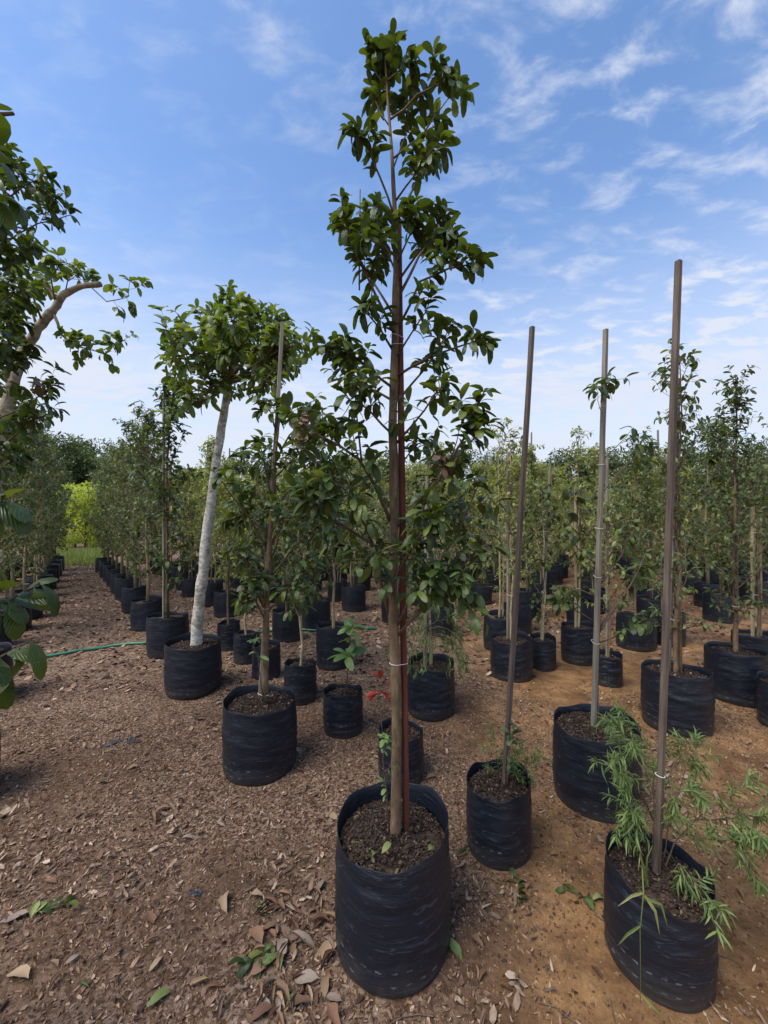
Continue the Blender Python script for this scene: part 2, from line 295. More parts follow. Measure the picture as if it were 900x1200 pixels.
M['palebark'] = noise_mat('pale_lichen_bark', [(0.30, (0.20, 0.175, 0.14)), (0.45, (0.36, 0.34, 0.29)), (0.62, (0.60, 0.59, 0.54))], (1, 1, 1.6), 26, 7, 0.9, 0.5, 0.004, stops2=[(0.38, (0.6, 0.58, 0.5)), (0.52, (1.0, 1.0, 0.98))], ns2=13)
M['tanbark'] = noise_mat('tan_grey_bark', [(0.30, (0.15, 0.115, 0.08)), (0.5, (0.28, 0.23, 0.17)), (0.7, (0.42, 0.37, 0.29))], (1, 1, 1.6), 24, 7, 0.9, 0.5, 0.004, stops2=[(0.38, (0.6, 0.58, 0.5)), (0.52, (1.0, 1.0, 0.98))], ns2=13)
M['stem'] = noise_mat('pale_stem', [(0.3, (0.20, 0.155, 0.085)), (0.7, (0.40, 0.33, 0.19))], (1, 1, 0.5), 40, 5, 0.85, 0.4, 0.003)
M['redwood'] = noise_mat('red_brown_stake', [(0.3, (0.050, 0.016, 0.011)), (0.55, (0.115, 0.032, 0.020)), (0.8, (0.18, 0.06, 0.04))], (1, 1, 0.06), 70, 5, 0.75, 0.5, 0.002)
M['stakebrown'] = noise_mat('weathered_brown_stake', [(0.3, (0.060, 0.045, 0.036)), (0.55, (0.125, 0.094, 0.073)), (0.8, (0.20, 0.155, 0.125))], (1, 1, 0.05), 80, 5, 0.8, 0.5, 0.002, stops2=[(0.35, (0.75, 0.75, 0.75)), (0.65, (1.1, 1.1, 1.1))], ns2=4)
M['stakegrey'] = noise_mat('weathered_grey_stake', [(0.3, (0.125, 0.110, 0.090)), (0.55, (0.23, 0.205, 0.165)), (0.8, (0.34, 0.31, 0.26))], (1, 1, 0.05), 80, 5, 0.85, 0.5, 0.002, stops2=[(0.35, (0.75, 0.75, 0.72)), (0.65, (1.1, 1.1, 1.1))], ns2=4)
M['potsoil'] = noise_mat('potting_soil', [(0.3, (0.018, 0.012, 0.009)), (0.55, (0.055, 0.037, 0.027)), (0.8, (0.13, 0.09, 0.065))], (1, 1, 1), 55, 7, 0.95, 1.0, 0.012)
M['mulch'] = litter_mat('mulch_chips', [(0, (0.014, 0.009, 0.007)), (0.5, (0.034, 0.022, 0.016)), (0.85, (0.075, 0.048, 0.034)), (0.96, (0.13, 0.09, 0.06)), (1, (0.24, 0.18, 0.12))])
M['litter'] = litter_mat('dry_leaf_litter', [(0, (0.036, 0.020, 0.014)), (0.25, (0.090, 0.050, 0.034)), (0.55, (0.180, 0.106, 0.072)), (0.8, (0.28, 0.178, 0.124)), (0.94, (0.39, 0.275, 0.20)), (1, (0.50, 0.38, 0.28))])
M['drytan'] = litter_mat('dry_tan_leaf', [(0, (0.15, 0.092, 0.055)), (0.5, (0.245, 0.165, 0.10)), (1, (0.36, 0.27, 0.175))])
M['dryrust'] = litter_mat('dry_brown_leaf', [(0, (0.085, 0.045, 0.030)), (0.6, (0.19, 0.105, 0.066)), (1, (0.28, 0.165, 0.10))])
M['drygrey'] = litter_mat('dry_grey_leaf', [(0, (0.14, 0.105, 0.082)), (0.6, (0.23, 0.185, 0.15)), (1, (0.32, 0.265, 0.215))])
M['fallgreen'] = litter_mat('fallen_green_leaf', [(0, (0.045, 0.080, 0.025)), (0.5, (0.14, 0.19, 0.06)), (1, (0.28, 0.31, 0.12))], rough=0.5)
M['palelitter'] = litter_mat('pale_leaf_shreds', [(0, (0.085, 0.055, 0.038)), (0.4, (0.19, 0.13, 0.09)), (0.8, (0.30, 0.225, 0.165)), (1, (0.44, 0.35, 0.27))])
M['crumb'] = litter_mat('earth_crumbs', [(0, (0.06, 0.034, 0.02)), (0.5, (0.15, 0.088, 0.045)), (0.9, (0.28, 0.17, 0.085)), (1, (0.4, 0.28, 0.17))])
M['tie'] = noise_mat('white_plastic_tie', [(0.3, (0.62, 0.61, 0.58)), (0.7, (0.8, 0.79, 0.76))], ns=30, rough=0.4, bump=0.0)
M['hose'] = noise_mat('green_rubber_hose', [(0.3, (0.012, 0.115, 0.065)), (0.7, (0.03, 0.21, 0.13))], ns=6, rough=0.4, bump=0.1, spec=0.5)
M['scrap'] = noise_mat('black_plastic_scrap', [(0.3, (0.02, 0.022, 0.028)), (0.7, (0.06, 0.065, 0.075))], ns=20, rough=0.4)

# ------------------------------------------------------------------ ground
def axis(lo, hi, step, far):
    a = list(np.arange(lo, hi+1e-6, step)); s = step; v = a[-1]
    while v < far: s *= 1.22; v += s; a.append(v)
    s = step; v = a[0]; pre = []
    while v > -far: s *= 1.22; v -= s; pre.append(v)
    return np.array(pre[::-1]+a)
gx = axis(-4.2, 4.2, 0.035, 600); gy = axis(0.5, 6.0, 0.035, 900)
GX, GY = np.meshgrid(gx, gy); GZ = ground_z(GX, GY)
nx, ny = len(gx), len(gy); idx = np.arange(nx*ny).reshape(ny, nx)
quads = np.stack([idx[:-1, :-1].ravel(), idx[:-1, 1:].ravel(), idx[1:, 1:].ravel(), idx[1:, :-1].ravel()], 1)
gme = np_mesh('ground', np.stack([GX.ravel(), GY.ravel(), GZ.ravel()], 1), [quads])
ca = gme.attributes.new('clay', 'FLOAT', 'POINT'); ca.data.foreach_set('value', np.clip(fade(-.05, .75, GX.ravel()-.12*(GY.ravel()-1.2))*.95+.5*(vnoise(GX.ravel()+40, GY.ravel()+3, 1.1)-.5), 0, 1).astype(np.float32))
la = gme.attributes.new('litter', 'FLOAT', 'POINT'); la.data.foreach_set('value', litter_cover(GX.ravel(), GY.ravel()).astype(np.float32))
tag(link('ground', gme, M['ground']), 'brown nursery soil strewn with dry leaf litter', kind='structure')

# ------------------------------------------------------------------ leaf templates
def leaf_template(kind, droop=0.25, fold=0.25, twist=0.0, notch=0.0):
    """unit length along +Y, normal +Z; returns V, Q, T, UV"""
    if kind == 'broad': ts = [0.0, 0.10, 0.30, 0.56, 0.80, 0.94, 1.0]; ws = [0, .042, .155, .205, .185, .105, 0]
    elif kind == 'round': ts = [0.0, 0.08, 0.30, 0.58, 0.85, 1.0]; ws = [0, .07, .25, .30, .19, 0]
    elif kind == 'needle': ts = [0.0, 0.25, 0.65, 1.0]; ws = [0, .056, .050, 0]
    elif kind == 'far': ts = [0.0, 0.32, 0.75, 1.0]; ws = [0, .19, .19, 0]
    V = []; UV = []; Q = []; T = []; rows = []
    for t, w in zip(ts, ws):
        z = 0.10*math.sin(t*math.pi*0.8)-droop*t**1.9; y = t*(1-0.30*droop*t)
        if w == 0: rows.append([len(V)]); V.append((0, y, z)); UV.append((0, t))
        else:
            a = twist*t; r = []
            for u in (-1, 0, 1):
                x = u*w; zz = z+abs(u)*w*fold
                r.append(len(V)); V.append((x*math.cos(a), y, zz+x*math.sin(a))); UV.append((u, t))
            rows.append(r)
    for a, b in zip(rows[:-1], rows[1:]):
        if len(a) == 1: T += [(a[0], b[1], b[0]), (a[0], b[2], b[1])]
        elif len(b) == 1: T += [(a[0], a[1], b[0]), (a[1], a[2], b[0])]
        else: Q += [(a[0], a[1], b[1], b[0]), (a[1], a[2], b[2], b[1])]
    return np.array(V, float), np.array(Q, int).reshape(-1, 4), np.array(T, int).reshape(-1, 3), np.array(UV, float)
TPL = {}
for k in ('broad', 'round', 'needle', 'far'):
    TPL[k] = [leaf_template(k, d, f, t) for d, f, t in ((0.25, 0.20, 0.12), (0.55, -0.28, -0.2), (0.90, -0.35, 0.25), (0.65, 0.15, -0.1))]
_single = {}
def single_leaf_mesh(kind, v, mat):
    key = (kind, v, mat.name)
    if key not in _single:
        V, Q, T, UV = TPL[kind][v]; me = np_mesh('leaf', V, [Q, T], UV); me.materials.append(mat); _single[key] = me
    return _single[key]
def frames(pos, d, nrm, sc):
    d = d/np.linalg.norm(d, axis=1, keepdims=True)
    x = np.cross(d, nrm); ln = np.linalg.norm(x, axis=1, keepdims=True); x = np.where(ln < 1e-4, np.array([[1., 0, 0]]), x/np.maximum(ln, 1e-6))
    z = np.cross(x, d)
    R = np.stack([x, d, z], 2)*sc[:, None, None]
    return R
def leaf_mesh(name, kind, pos, R, var):
    Vs, Qs, Ts, UVs = [], [], [], []; n = 0
    for v in range(4):
        sel = np.where(var == v)[0]
        if not len(sel): continue
        V, Q, T, UV = TPL[kind][v]; k = len(V)
        W = np.einsum('nij,vj->nvi', R[sel], V)+pos[sel][:, None, :]
        Vs.append(W.reshape(-1, 3)); UVs.append(np.tile(UV, (len(sel), 1)))
        off = (np.arange(len(sel))*k+n)[:, None, None]
        Qs.append((Q[None]+off).reshape(-1, 4)); Ts.append((T[None]+off).reshape(-1, 3)); n += k*len(sel)
    return np_mesh(name, np.concatenate(Vs), [f for f in (np.concatenate(Qs), np.concatenate(Ts)) if len(f)], np.concatenate(UVs))

# ------------------------------------------------------------------ plant skeletons
class Plant:
    """collects branches (local coordinates) and leaf placements"""
    def __init__(s, seed): s.rng = random.Random(seed); s.branches = []; s.lv = []      # branches: list of MB
    def rv(s, a=1.0): return Vector((s.rng.gauss(0, a), s.rng.gauss(0, a), s.rng.gauss(0, a)))
    def curve(s, p0, d, L, n=5, up=0.0, wob=0.12):
        pts = [Vector(p0)]; d = Vector(d).normalized()
        for i in range(n):
            d = (d+Vector((0, 0, up/n))+s.rv(wob/math.sqrt(n))).normalized(); pts.append(pts[-1]+d*(L/n))
        return pts
    def leaf(s, p, d, size, flat=0.35):
        n = Vector((0, 0, 1))+s.rv(flat); s.lv.append((tuple(p), tuple(d), tuple(n), size))
    def leaves(s, pts, t0, n, size, ang=55, droop=0.15, tip=0, jit=0.25, flat=0.35):
        ph = s.rng.random()*6.28
        m = len(pts)-1
        for i in range(n):
            t = t0+(1-t0)*(i+s.rng.random())/n; k = min(int(t*m), m-1); f = t*m-k
            p = pts[k].lerp(pts[k+1], f); tan = (pts[k+1]-pts[k]).normalized()
            a = Vector((0, 0, 1)) if abs(tan.z) < .9 else Vector((1, 0, 0)); e = tan.cross(a).normalized(); g = tan.cross(e)
            ph += 2.4; rad = e*math.cos(ph)+g*math.sin(ph)
            A = math.radians(ang+s.rng.uniform(-15, 15)); d = tan*math.cos(A)+rad*math.sin(A)+s.rv(jit*0.5); d.z -= droop
            s.leaf(p, d, size*s.rng.uniform(0.62, 1.15), flat)
        if tip:
            tan = (pts[-1]-pts[-2]).normalized(); a = Vector((0, 0, 1)) if abs(tan.z) < .9 else Vector((1, 0, 0)); e = tan.cross(a).normalized(); g = tan.cross(e)
            for i in range(tip):
                ph = 6.28*i/tip+s.rng.random()*.6; A = math.radians(s.rng.uniform(25, 75)); d = tan*math.cos(A)+(e*math.cos(ph)+g*math.sin(ph))*math.sin(A); d.z -= droop*0.7
                s.leaf(pts[-1], d, size*s.rng.uniform(0.6, 1.05), flat)
    def branch(s, pts, r0, r1, twigs=4, tl=0.10, per=6, size=0.075, t0=0.3, tip=5, own=3, sides=5, ang=55, droop=0.15, up=0.5, flat=0.35):
        mb = MB(); n = len(pts); pts = [Vector(p) for p in pts]
        fine = []                                     # round the corners
        for i in range(n-1):
            for f in (0, 0.5): fine.append(pts[i].lerp(pts[i+1], f)+(s.rv(0.003) if 0 < i+f else Vector()))
        fine.append(pts[-1]); m = len(fine)
        mb.tube(fine, [r0+(r1-r0)*i/(m-1) for i in range(m)], sides)
        for j in range(twigs):
            t = t0+(0.97-t0)*(j+s.rng.random()*.8)/max(1, twigs); k = min(int(t*(m-1)), m-2); p = fine[k].lerp(fine[k+1], t*(m-1)-k)
            tan = (fine[k+1]-fine[k]).normalized(); d = tan*0.55+s.rv(0.6)
            tw = s.curve(p, d, tl*s.rng.uniform(0.5, 1.3), 3, up, 0.2); rr = max(0.0011, r1*0.9)
            mb.tube(tw, [rr, rr*.85, rr*.7, rr*.5], 4, cap=False)
            s.leaves(tw, 0.25, per, size, ang, droop, tip=3, flat=flat)
        if own: s.leaves(fine, t0, own, size, ang, droop, flat=flat)
        if tip: s.leaves(fine[-2:], 0.7, 0, size, ang, droop, tip=tip, flat=flat)
        s.branches.append(mb); return fine
    def arrays(s):
        A = s.lv; pos = np.array([a[0] for a in A]); d = np.array([a[1] for a in A]); n = np.array([a[2] for a in A]); sc = np.array([a[3] for a in A])
        var = np.array([s.rng.randrange(4) for _ in A]); return pos, frames(pos, d, n, sc), sc, var
def taper(r0, r1, n): return [r0+(r1-r0)*i/(n-1) for i in range(n)]
def finish(root, pl, kind, mat, single=0, barkmat='twig', name='crown'):
    """make the branches and leaves of a plant as children of root; `single` leaves that show largest become objects of their own"""
    for mb in pl.branches: link('branch', mb.mesh('branch'), M[barkmat], root)
    if not pl.lv: return
    pos, R, sc, var = pl.arrays(); loc = np.array(root.location); n = len(pos)
    pick = np.zeros(n, bool)
    if single:
        w = pos+loc; y = np.maximum(w[:, 1], .3); u = CX+w[:, 0]/y*FPX; v = HY-(w[:, 2]-CAMZ)/y*FPX
        view = w-np.array([0, 0, CAMZ]); view /= np.linalg.norm(view, axis=1, keepdims=True)
        face = np.abs(np.einsum('ni,ni->n', R[:, :, 2]/sc[:, None], view))*.8+.2
        area = (sc/y)**2*face; area[(u < -10) | (u > 910) | (v < -10) | (v > 1210)] *= 1e-3
        order = np.argsort(-area)[:single]
        order = order[(area[order] > 1e-4*0) & (u[order] > -15) & (u[order] < 915) & (v[order] > -15) & (v[order] < 1215)]
        pick[order] = True
    rest = ~pick; par = root
    if rest.any():
        c = link(name, leaf_mesh(name, kind, pos[rest], R[rest], var[rest]), M[mat], root); c['kind'] = 'stuff'; par = c
    for i in np.where(pick)[0]:
        o = bpy.data.objects.new('leaf', single_leaf_mesh(kind, int(var[i]), M[mat])); C.objects.link(o); o.parent = par
        Mx = Matrix.Identity(4)
        for a in range(3):
            for b in range(3): Mx[a][b] = R[i, a, b]
            Mx[a][3] = pos[i, a]
        o.matrix_basis = Mx

# ------------------------------------------------------------------ grow bags
def bag_mesh(r, h, seed, seg=56, rings=34, tilt=0.0, bulge=0.03, rim_drop=0.0, square=0.0, near=True):
    rng = np.random.RandomState(seed); ph = rng.rand(12)*6.28
    th = np.linspace(0, 2*np.pi, seg, endpoint=False)
    V = []; cr = []
    for k in range(9 if near else 4): cr.append((rng.rand(), rng.rand()*6.28, 0.5+rng.rand(), 0.012+0.03*rng.rand(), 1 if rng.rand() > .3 else -1))
    rim = h+0.012*np.sin(th+ph[0])+0.006*np.sin(3*th+ph[1])+0.005*np.sin(7*th+ph[2])-rim_drop*np.maximum(0, np.cos(th+np.pi/2+0.25))**2
    def rad(v, th):
        rr = r*(1+bulge*np.sin(np.pi*min(v*1.1, 1))+0.010*np.sin(2*th+ph[3]+v*1.2)+0.008*np.sin(3*th+ph[4]-2*v)+0.006*np.sin(5*th+ph[5]+3*v))
        if square: rr = rr*(1+square*np.cos(4*th+ph[6])*0.5)
        for z0, p, wv, wd, sg in cr:
            zz = z0+0.05*np.sin(th*1+p)+0.02*np.sin(3*th+p*2)
            rr = rr+sg*0.020*r*np.exp(-((v-zz)/wd)**2)*np.maximum(0, np.cos((th-p)*wv))
        if v < 0.06: rr = rr*(0.94+v)
        return rr
    for i in range(rings+1):
        v = i/rings; rr = rad(v, th); z = rim*v-0.012*(1-v)
        fine = 0.0060*(vnoise(np.cos(th)*1.3+seed, np.sin(th)*1.3+v*9+seed*.37, 2.0)-.5)*np.minimum(1, v*6+.3)
        rr = rr+fine
        V.append(np.stack([rr*np.cos(th)+tilt*z, rr*np.sin(th), z], 1))
    # folded lip and inner wall
    top = V[-1]; ci = np.array([tilt*h, 0, 0])
    for k, (s, dz) in enumerate(((0.997, 0.001), (0.990, -0.001), (0.975, -0.03), (0.962, -0.085))):
        w = (top-ci)*np.array([s, s, 1])+ci; w[:, 2] += dz; V.append(w)
    V.append((V[0]*np.array([0.5, 0.5, 1])))                     # floor ring, appended last
    n = len(V); V = np.concatenate(V); Q = []
    for i in range(n-2):
        for k in range(seg): Q.append((i*seg+k, i*seg+(k+1) % seg, (i+1)*seg+(k+1) % seg, (i+1)*seg+k))
    b = (n-1)*seg
    for k in range(seg): Q.append((b+k, b+(k+1) % seg, (k+1) % seg, k))
    return np_mesh('grow_bag', V, [np.array(Q)])
def soil_mesh(r, z, seed, seg=40, near=True):
    rng = np.random.RandomState(seed); V = []; nr = 9 if near else 3
    for i in range(nr+1):
        rr = r*0.955*i/nr; n = seg if i else 1
        for k in range(n):
            a = 2*np.pi*k/seg; x, y = rr*math.cos(a), rr*math.sin(a)
            V.append((x, y, z+0.020*(1-(rr/r)**2)+(0.016*(float(vnoise(x+seed, y, 14))-.5)+0.012*(float(vnoise(x, y+seed, 40))-.5) if near else 0)))
    Q = []; T = [(0, 1+k, 1+(k+1) % seg) for k in range(seg)]
    for i in range(1, nr):
        a = 1+(i-1)*seg; b = a+seg
        for k in range(seg): Q.append((a+k, a+(k+1) % seg, b+(k+1) % seg, b+k))
    return np_mesh('soil', V, [np.array(Q).reshape(-1, 4), np.array(T)])
def chips(n, rng, xy, zfun, s0, s1, lift=0.004, curl=0.35, aspect=(0.25, 0.7), tilt=0.45):
    """n small flakes: 6 verts / 4 tris each, vectorised"""
    L = s0*(s1/s0)**(rng.rand(n)**1.6); W = L*rng.uniform(aspect[0], aspect[1], n); yaw = rng.rand(n)*2*np.pi
    c = curl*L*rng.uniform(-0.4, 1, n)
    base = np.zeros((n, 6, 3)); j = lambda: 1+rng.uniform(-.3, .3, n)
    base[:, 0] = np.stack([-L/2, 0*L, c*.3], 1); base[:, 3] = np.stack([L/2, 0*L, c*.6], 1)
    base[:, 1] = np.stack([-L*.2*j(), -W/2*j(), c*.25], 1); base[:, 2] = np.stack([L*.22*j(), -W/2*j(), c*.1+W*.3*rng.rand(n)], 1)
    base[:, 4] = np.stack([L*.2*j(), W/2*j(), c*.2+W*.3*rng.rand(n)], 1); base[:, 5] = np.stack([-L*.24*j(), W/2*j(), c*.05], 1)
    ax, ay = rng.normal(0, tilt*.5, n), rng.normal(0, tilt*.5, n)
    base[:, :, 2] += base[:, :, 0]*ax[:, None]+base[:, :, 1]*ay[:, None]
    base[:, :, 2] -= base[:, :, 2].min(1)[:, None]
    cs, sn = np.cos(yaw)[:, None], np.sin(yaw)[:, None]
    X = base[:, :, 0]*cs-base[:, :, 1]*sn; Y = base[:, :, 0]*sn+base[:, :, 1]*cs
    zz = zfun(xy[:, 0], xy[:, 1])+lift*rng.rand(n)-0.002
    V = np.stack([X+xy[:, :1], Y+xy[:, 1:2], base[:, :, 2]+zz[:, None]], 2).reshape(-1, 3)
    off = (np.arange(n)*6)[:, None, None]
    T = (np.array([(0, 1, 5), (1, 2, 4), (1, 4, 5), (2, 3, 4)])[None]+off).reshape(-1, 3)
    return V, T
def bag_parts(root, r, h, seed, near=True, tilt=0.0, rim_drop=0.0, square=0.0, drop=0.055, bulge=0.03):
    link('grow_bag', bag_mesh(r, h, seed, 56 if near else 30, 36 if near else 16, tilt, bulge, rim_drop, square, near), M['bag'], root)
    so = link('soil', soil_mesh(r*1.0, h-drop, seed, 40 if near else 20, near), M['potsoil'], root)
    if near:
        rng = np.random.RandomState(seed+7); n = int(4200*(r/0.2)**2); a = rng.rand(n)*6.283; q = r*0.92*np.sqrt(rng.rand(n))
        xy = np.stack([q*np.cos(a), q*np.sin(a)], 1)
        V, T = chips(n, rng, xy, lambda x, y: h-drop+0.020*(1-(x*x+y*y)/r**2)+0.006, 0.004, 0.018, 0.006, tilt=0.7)
        c = link('mulch', np_mesh('mulch', V, [T], smooth=False), M['mulch'], so); c['kind'] = 'stuff'
def stake(root, p0, p1, w, mat, ties=()):
    p0, p1 = Vector(p0), Vector(p1); mb = MB(); n = 9; pts = [p0.lerp(p1, i/(n-1)) for i in range(n)]
    rng = random.Random(int(p1.x*1000)+int(w*1e4))
    pts = [p+Vector((rng.gauss(0, w*.05), rng.gauss(0, w*.05), 0)) for p in pts]
    pts.insert(n-1, pts[-1]-(p1-p0).normalized()*w*0.12)
    rad = [w*.72*(1+rng.uniform(-.04, .04)) for _ in range(n)]+[w*.66]
    t = (p1-p0).normalized(); e = Vector((1, 0, 0)); e = (e-t*e.dot(t)).normalized(); f = t.cross(e); V = []; S = 8
    for p, rr in zip(pts, rad):
        for k in range(4):
            for da in (-0.13, 0.13):
                a = math.pi/4+k*math.pi/2+da+0.35; V.append(tuple(p+(e*math.cos(a)+f*math.sin(a))*rr))
    m = len(pts); Q = [(i*S+k, i*S+(k+1) % S, (i+1)*S+(k+1) % S, (i+1)*S+k) for i in range(m-1) for k in range(S)]
    V.append(tuple(pts[-1])); T = [((m-1)*S+k, (m-1)*S+(k+1) % S, len(V)-1) for k in range(S)]
    V.append(tuple(pts[0])); T += [((k+1) % S, k, len(V)-1) for k in range(S)]
    mb.add(V, Q, T); o = link('stake', mb.mesh('stake', smooth=False), M[mat], root)
    return o
def tie_ring(root, a, b, ra, rb, z_tilt=0.012, rad=0.0022):
    """plastic strap round two upright members at a and b"""
    a, b = Vector(a), Vector(b); d = b-a; d.z = 0; L = max(d.length, 1e-4); d = d/L if L > 1e-3 else Vector((1, 0, 0)); e = Vector((-d.y, d.x, 0)); pts = []
    for i in range(9): an = math.pi/2+math.pi*i/8; pts.append(a+d*math.cos(an)*ra+e*math.sin(an)*ra)
    for i in range(9): an = -math.pi/2+math.pi*i/8; pts.append(b+d*math.cos(an)*rb+e*math.sin(an)*rb)
    for p in pts: p.z = (a.z+b.z)/2+z_tilt*((p-a).dot(d)/max(L, .02)-.5)
    pts.append(pts[0].copy()); mb = MB(); mb.tube(pts, [rad]*len(pts), 5, cap=False)
    return link('tie', mb.mesh('tie'), M['tie'], root)
def thing(name, label, cat, loc, group=None):
    o = bpy.data.objects.new(name, None); C.objects.link(o); o.empty_display_size = 0.1; o.location = loc
    return tag(o, label, cat, group)
def trunk_mesh(pts, rad, sides=9, seed=0, knob=0.06):
    rng = random.Random(seed); mb = MB(); n = len(pts); P = []; Rr = []
    for i in range(n-1):
        for f in (0, .25, .5, .75): P.append(Vector(pts[i]).lerp(Vector(pts[i+1]), f)+Vector((rng.gauss(0, .05), rng.gauss(0, .05), 0))*rad[i]); Rr.append((rad[i]+(rad[i+1]-rad[i])*f)*(1+rng.gauss(0, knob)))
    P.append(Vector(pts[-1])); Rr.append(rad[-1]); mb.tube(P, Rr, sides); return mb.mesh('trunk')
used = []                                        # (x, y, r) of every bag, so that none overlap
def at(root, px, py, dd=0.0):                    # pixel -> local point at the thing's own depth + dd
    return P3(px, py, root.location.y+dd)-root.location
def potted(name, label, cat, px, bottom, r, h, seed, group=None, **k):
    p = gpos(px, bottom, r); p.z = gz(p.x, p.y)
    t = thing(name, label, cat, p, group); used.append((p.x, p.y, r)); bag_parts(t, r, h, seed, **k); return t

# ------------------------------------------------------------------ the tall tree in the large bag
def hero_tree():
    t = potted('potted_tree', 'tall slender broad-leaved tree tied to red-brown stake in large black bag', 'tree', 460, 1172, 0.200, 0.415, 11, rim_drop=0.02, drop=0.075)
    A = lambda px, py, dd=0.0: at(t, px, py, dd)
    tp = [(463, 985), (464, 930), (465, 860), (463, 780), (460, 700), (462, 600), (460, 500), (463, 400), (464, 320), (463, 255), (459, 175), (454, 110), (451, 66)]
    tr = [.021, .0195, .0190, .0190, .0185, .0170, .0155, .0135, .0115, .0085, .0062, .0042, .0022]
    pts = [A(*p) for p in tp]; link('trunk', trunk_mesh(pts, tr, 11, 3), M['bark'], t)
    s0, s1 = A(476, 990, .02), A(467, 262, .015); stake(t, s0, s1, 0.0175, 'redwood')
    for py, dz in ((968, .012), (772, -.004), (404, .006), (395, -.002)):
        f = (985-py)/(985-262); st = s0.lerp(s1, f); k = A(463 if py > 600 else 462, py); k.z = st.z
        tie_ring(t, k, st, .0200 if py > 600 else .015, .014, dz, 0.0011)
    pl = Plant(21); rng = pl.rng
    B = [ # pixel chains (x, y, depth offset), radius, twigs
        ([(457,140,0),(490,112,-.05),(515,98,-.08),(522,90,-.08)], .0045, 5), ([(462,185,0),(495,160,.04),(525,115,.07),(540,112,.08)], .004, 4),
        ([(463,258,0),(445,205,-.03),(430,165,-.05),(420,160,-.06)], .0045, 5), ([(466,258,0),(485,220,.05),(500,190,.08),(510,150,.1)], .005, 8),
        ([(464,235,0),(490,200,-.07),(515,165,-.1)], .004, 6), ([(455,110,0),(440,85,.03),(438,66,.03)], .003, 5), ([(453,95,0),(470,80,-.03),(482,72,-.04)], .003, 5), ([(451,75,0),(452,58,0)], .002, 4),
        ([(458,150,0),(440,120,.05),(436,100,.08)], .003, 4), ([(460,200,0),(478,150,.05),(480,110,.08)], .003, 5),
        ([(462,392,0),(440,345,-.05),(418,300,-.1),(402,248,-.12)], .006, 9), ([(463,372,0),(430,320,.08),(412,285,.12),(405,262,.14)], .005, 8),
        ([(466,385,0),(492,330,-.06),(525,315,-.12),(556,308,-.16)], .0055, 8), ([(466,350,0),(492,300,.05),(510,272,.09),(515,250,.1)], .006, 9),
        ([(466,330,0),(500,280,-.05),(530,268,-.1)], .005, 8), ([(464,320,0),(450,285,.05),(440,262,.08)], .004, 6), ([(465,310,0),(478,275,-.08),(480,258,-.12)], .004, 6),
        ([(464,300,0),(448,290,-.12),(432,280,-.17)], .004, 5), ([(463,280,0),(440,262,-.05),(428,250,-.07)], .004, 5),
        ([(460,410,0),(445,385,-.05),(425,360,-.1)], .005, 5), ([(461,455,0),(430,430,-.06),(405,410,-.11),(392,402,-.13)], .0055, 8),
        ([(461,470,0),(425,450,.08),(400,425,.13)], .005, 6), ([(466,440,0),(500,420,-.05),(540,405,-.1),(565,396,-.12)], .0055, 6), ([(466,470,0),(500,430,.08),(530,380,.13)], .005, 7),
        ([(464,420,0),(490,380,-.1),(505,350,-.15)], .004, 5), ([(461,510,0),(430,480,-.1),(405,465,-.15)], .005, 7), ([(464,520,0),(500,480,-.1),(520,450,-.15)], .005, 6),
        ([(458,612,0),(440,570,-.05),(420,537,-.1),(370,508,-.15),(350,490,-.16)], .0075, 11), ([(424,545,-.09),(417,480,-.08),(415,425,-.08)], .004, 6),
        ([(468,617,0),(490,585,-.05),(513,563,-.08),(545,510,-.12),(567,460,-.14)], .0080, 10), ([(515,562,-.08),(545,525,-.14),(560,505,-.17)], .004, 5), ([(500,575,-.07),(520,545,.02),(540,540,.04)], .004, 5),
        ([(457,725,0),(440,640,-.06),(400,615,-.13),(376,598,-.17),(360,590,-.19)], .0075, 10), ([(438,640,-.06),(410,580,-.15),(390,560,-.18)], .005, 8),
        ([(466,745,0),(497,710,-.06),(540,667,-.1),(562,640,-.12)], .007, 11), ([(490,716,-.05),(520,690,-.12),(550,700,-.16)], .005, 9), ([(497,708,-.06),(520,650,.02),(540,620,.05),(562,565,.08)], .006, 8),
        ([(463,680,0),(485,640,-.12),(510,610,-.2)], .006, 9), ([(461,660,0),(430,640,.1),(400,640,.15)], .005, 7), ([(463,650,0),(490,620,.1),(530,600,.18)], .005, 8),
        ([(461,700,0),(445,670,-.14),(440,650,-.2)], .005, 6), ([(465,735,0),(485,690,-.1),(505,680,-.18)], .005, 8), ([(460,560,0),(480,530,.12),(500,520,.2)], .004, 5)]
    for ch, r, tw in B:
        lower = ch[0][1] > 480
        pl.branch([A(*c) for c in ch], r, r*.35, tw, 0.095 if lower else 0.055, 4, 0.068 if lower else 0.062, t0=0.35, tip=5, own=4 if lower else 6, ang=62, droop=0.02, flat=0.24)
    finish(t, pl, 'broad', 'broad', 300)
    mb = MB(); mb.tube([A(421, 340, -.09), A(421, 290, -.09), A(422, 222, -.09)], [.003, .0028, .0022], 5); link('dead_stem', mb.mesh('dead_stem'), M['twig'], t)
    w = Plant(4)                                     # a bunch of wilted leaves and the yellow ones on the soil
    for _ in range(9): w.leaf(A(520+w.rng.uniform(-8, 8), 535+w.rng.uniform(-12, 12), -.1), (w.rng.gauss(0, .5), w.rng.gauss(0, .5), -1), .06, .9)
    finish(t, w, 'broad', 'wilted', 20)
    y = Plant(8)
    for px, py in ((436, 1006), (447, 1003), (428, 993), (502, 999), (440, 1010)): y.leaf(A(px, py, -.13)+Vector((0, 0, .006)), (y.rng.gauss(0, 1), y.rng.gauss(0, .6), .25), .05, .5)
    finish(t, y, 'broad', 'grass', 10)
    g = Plant(9)                                     # the young shoot with pale leaves beside the trunk
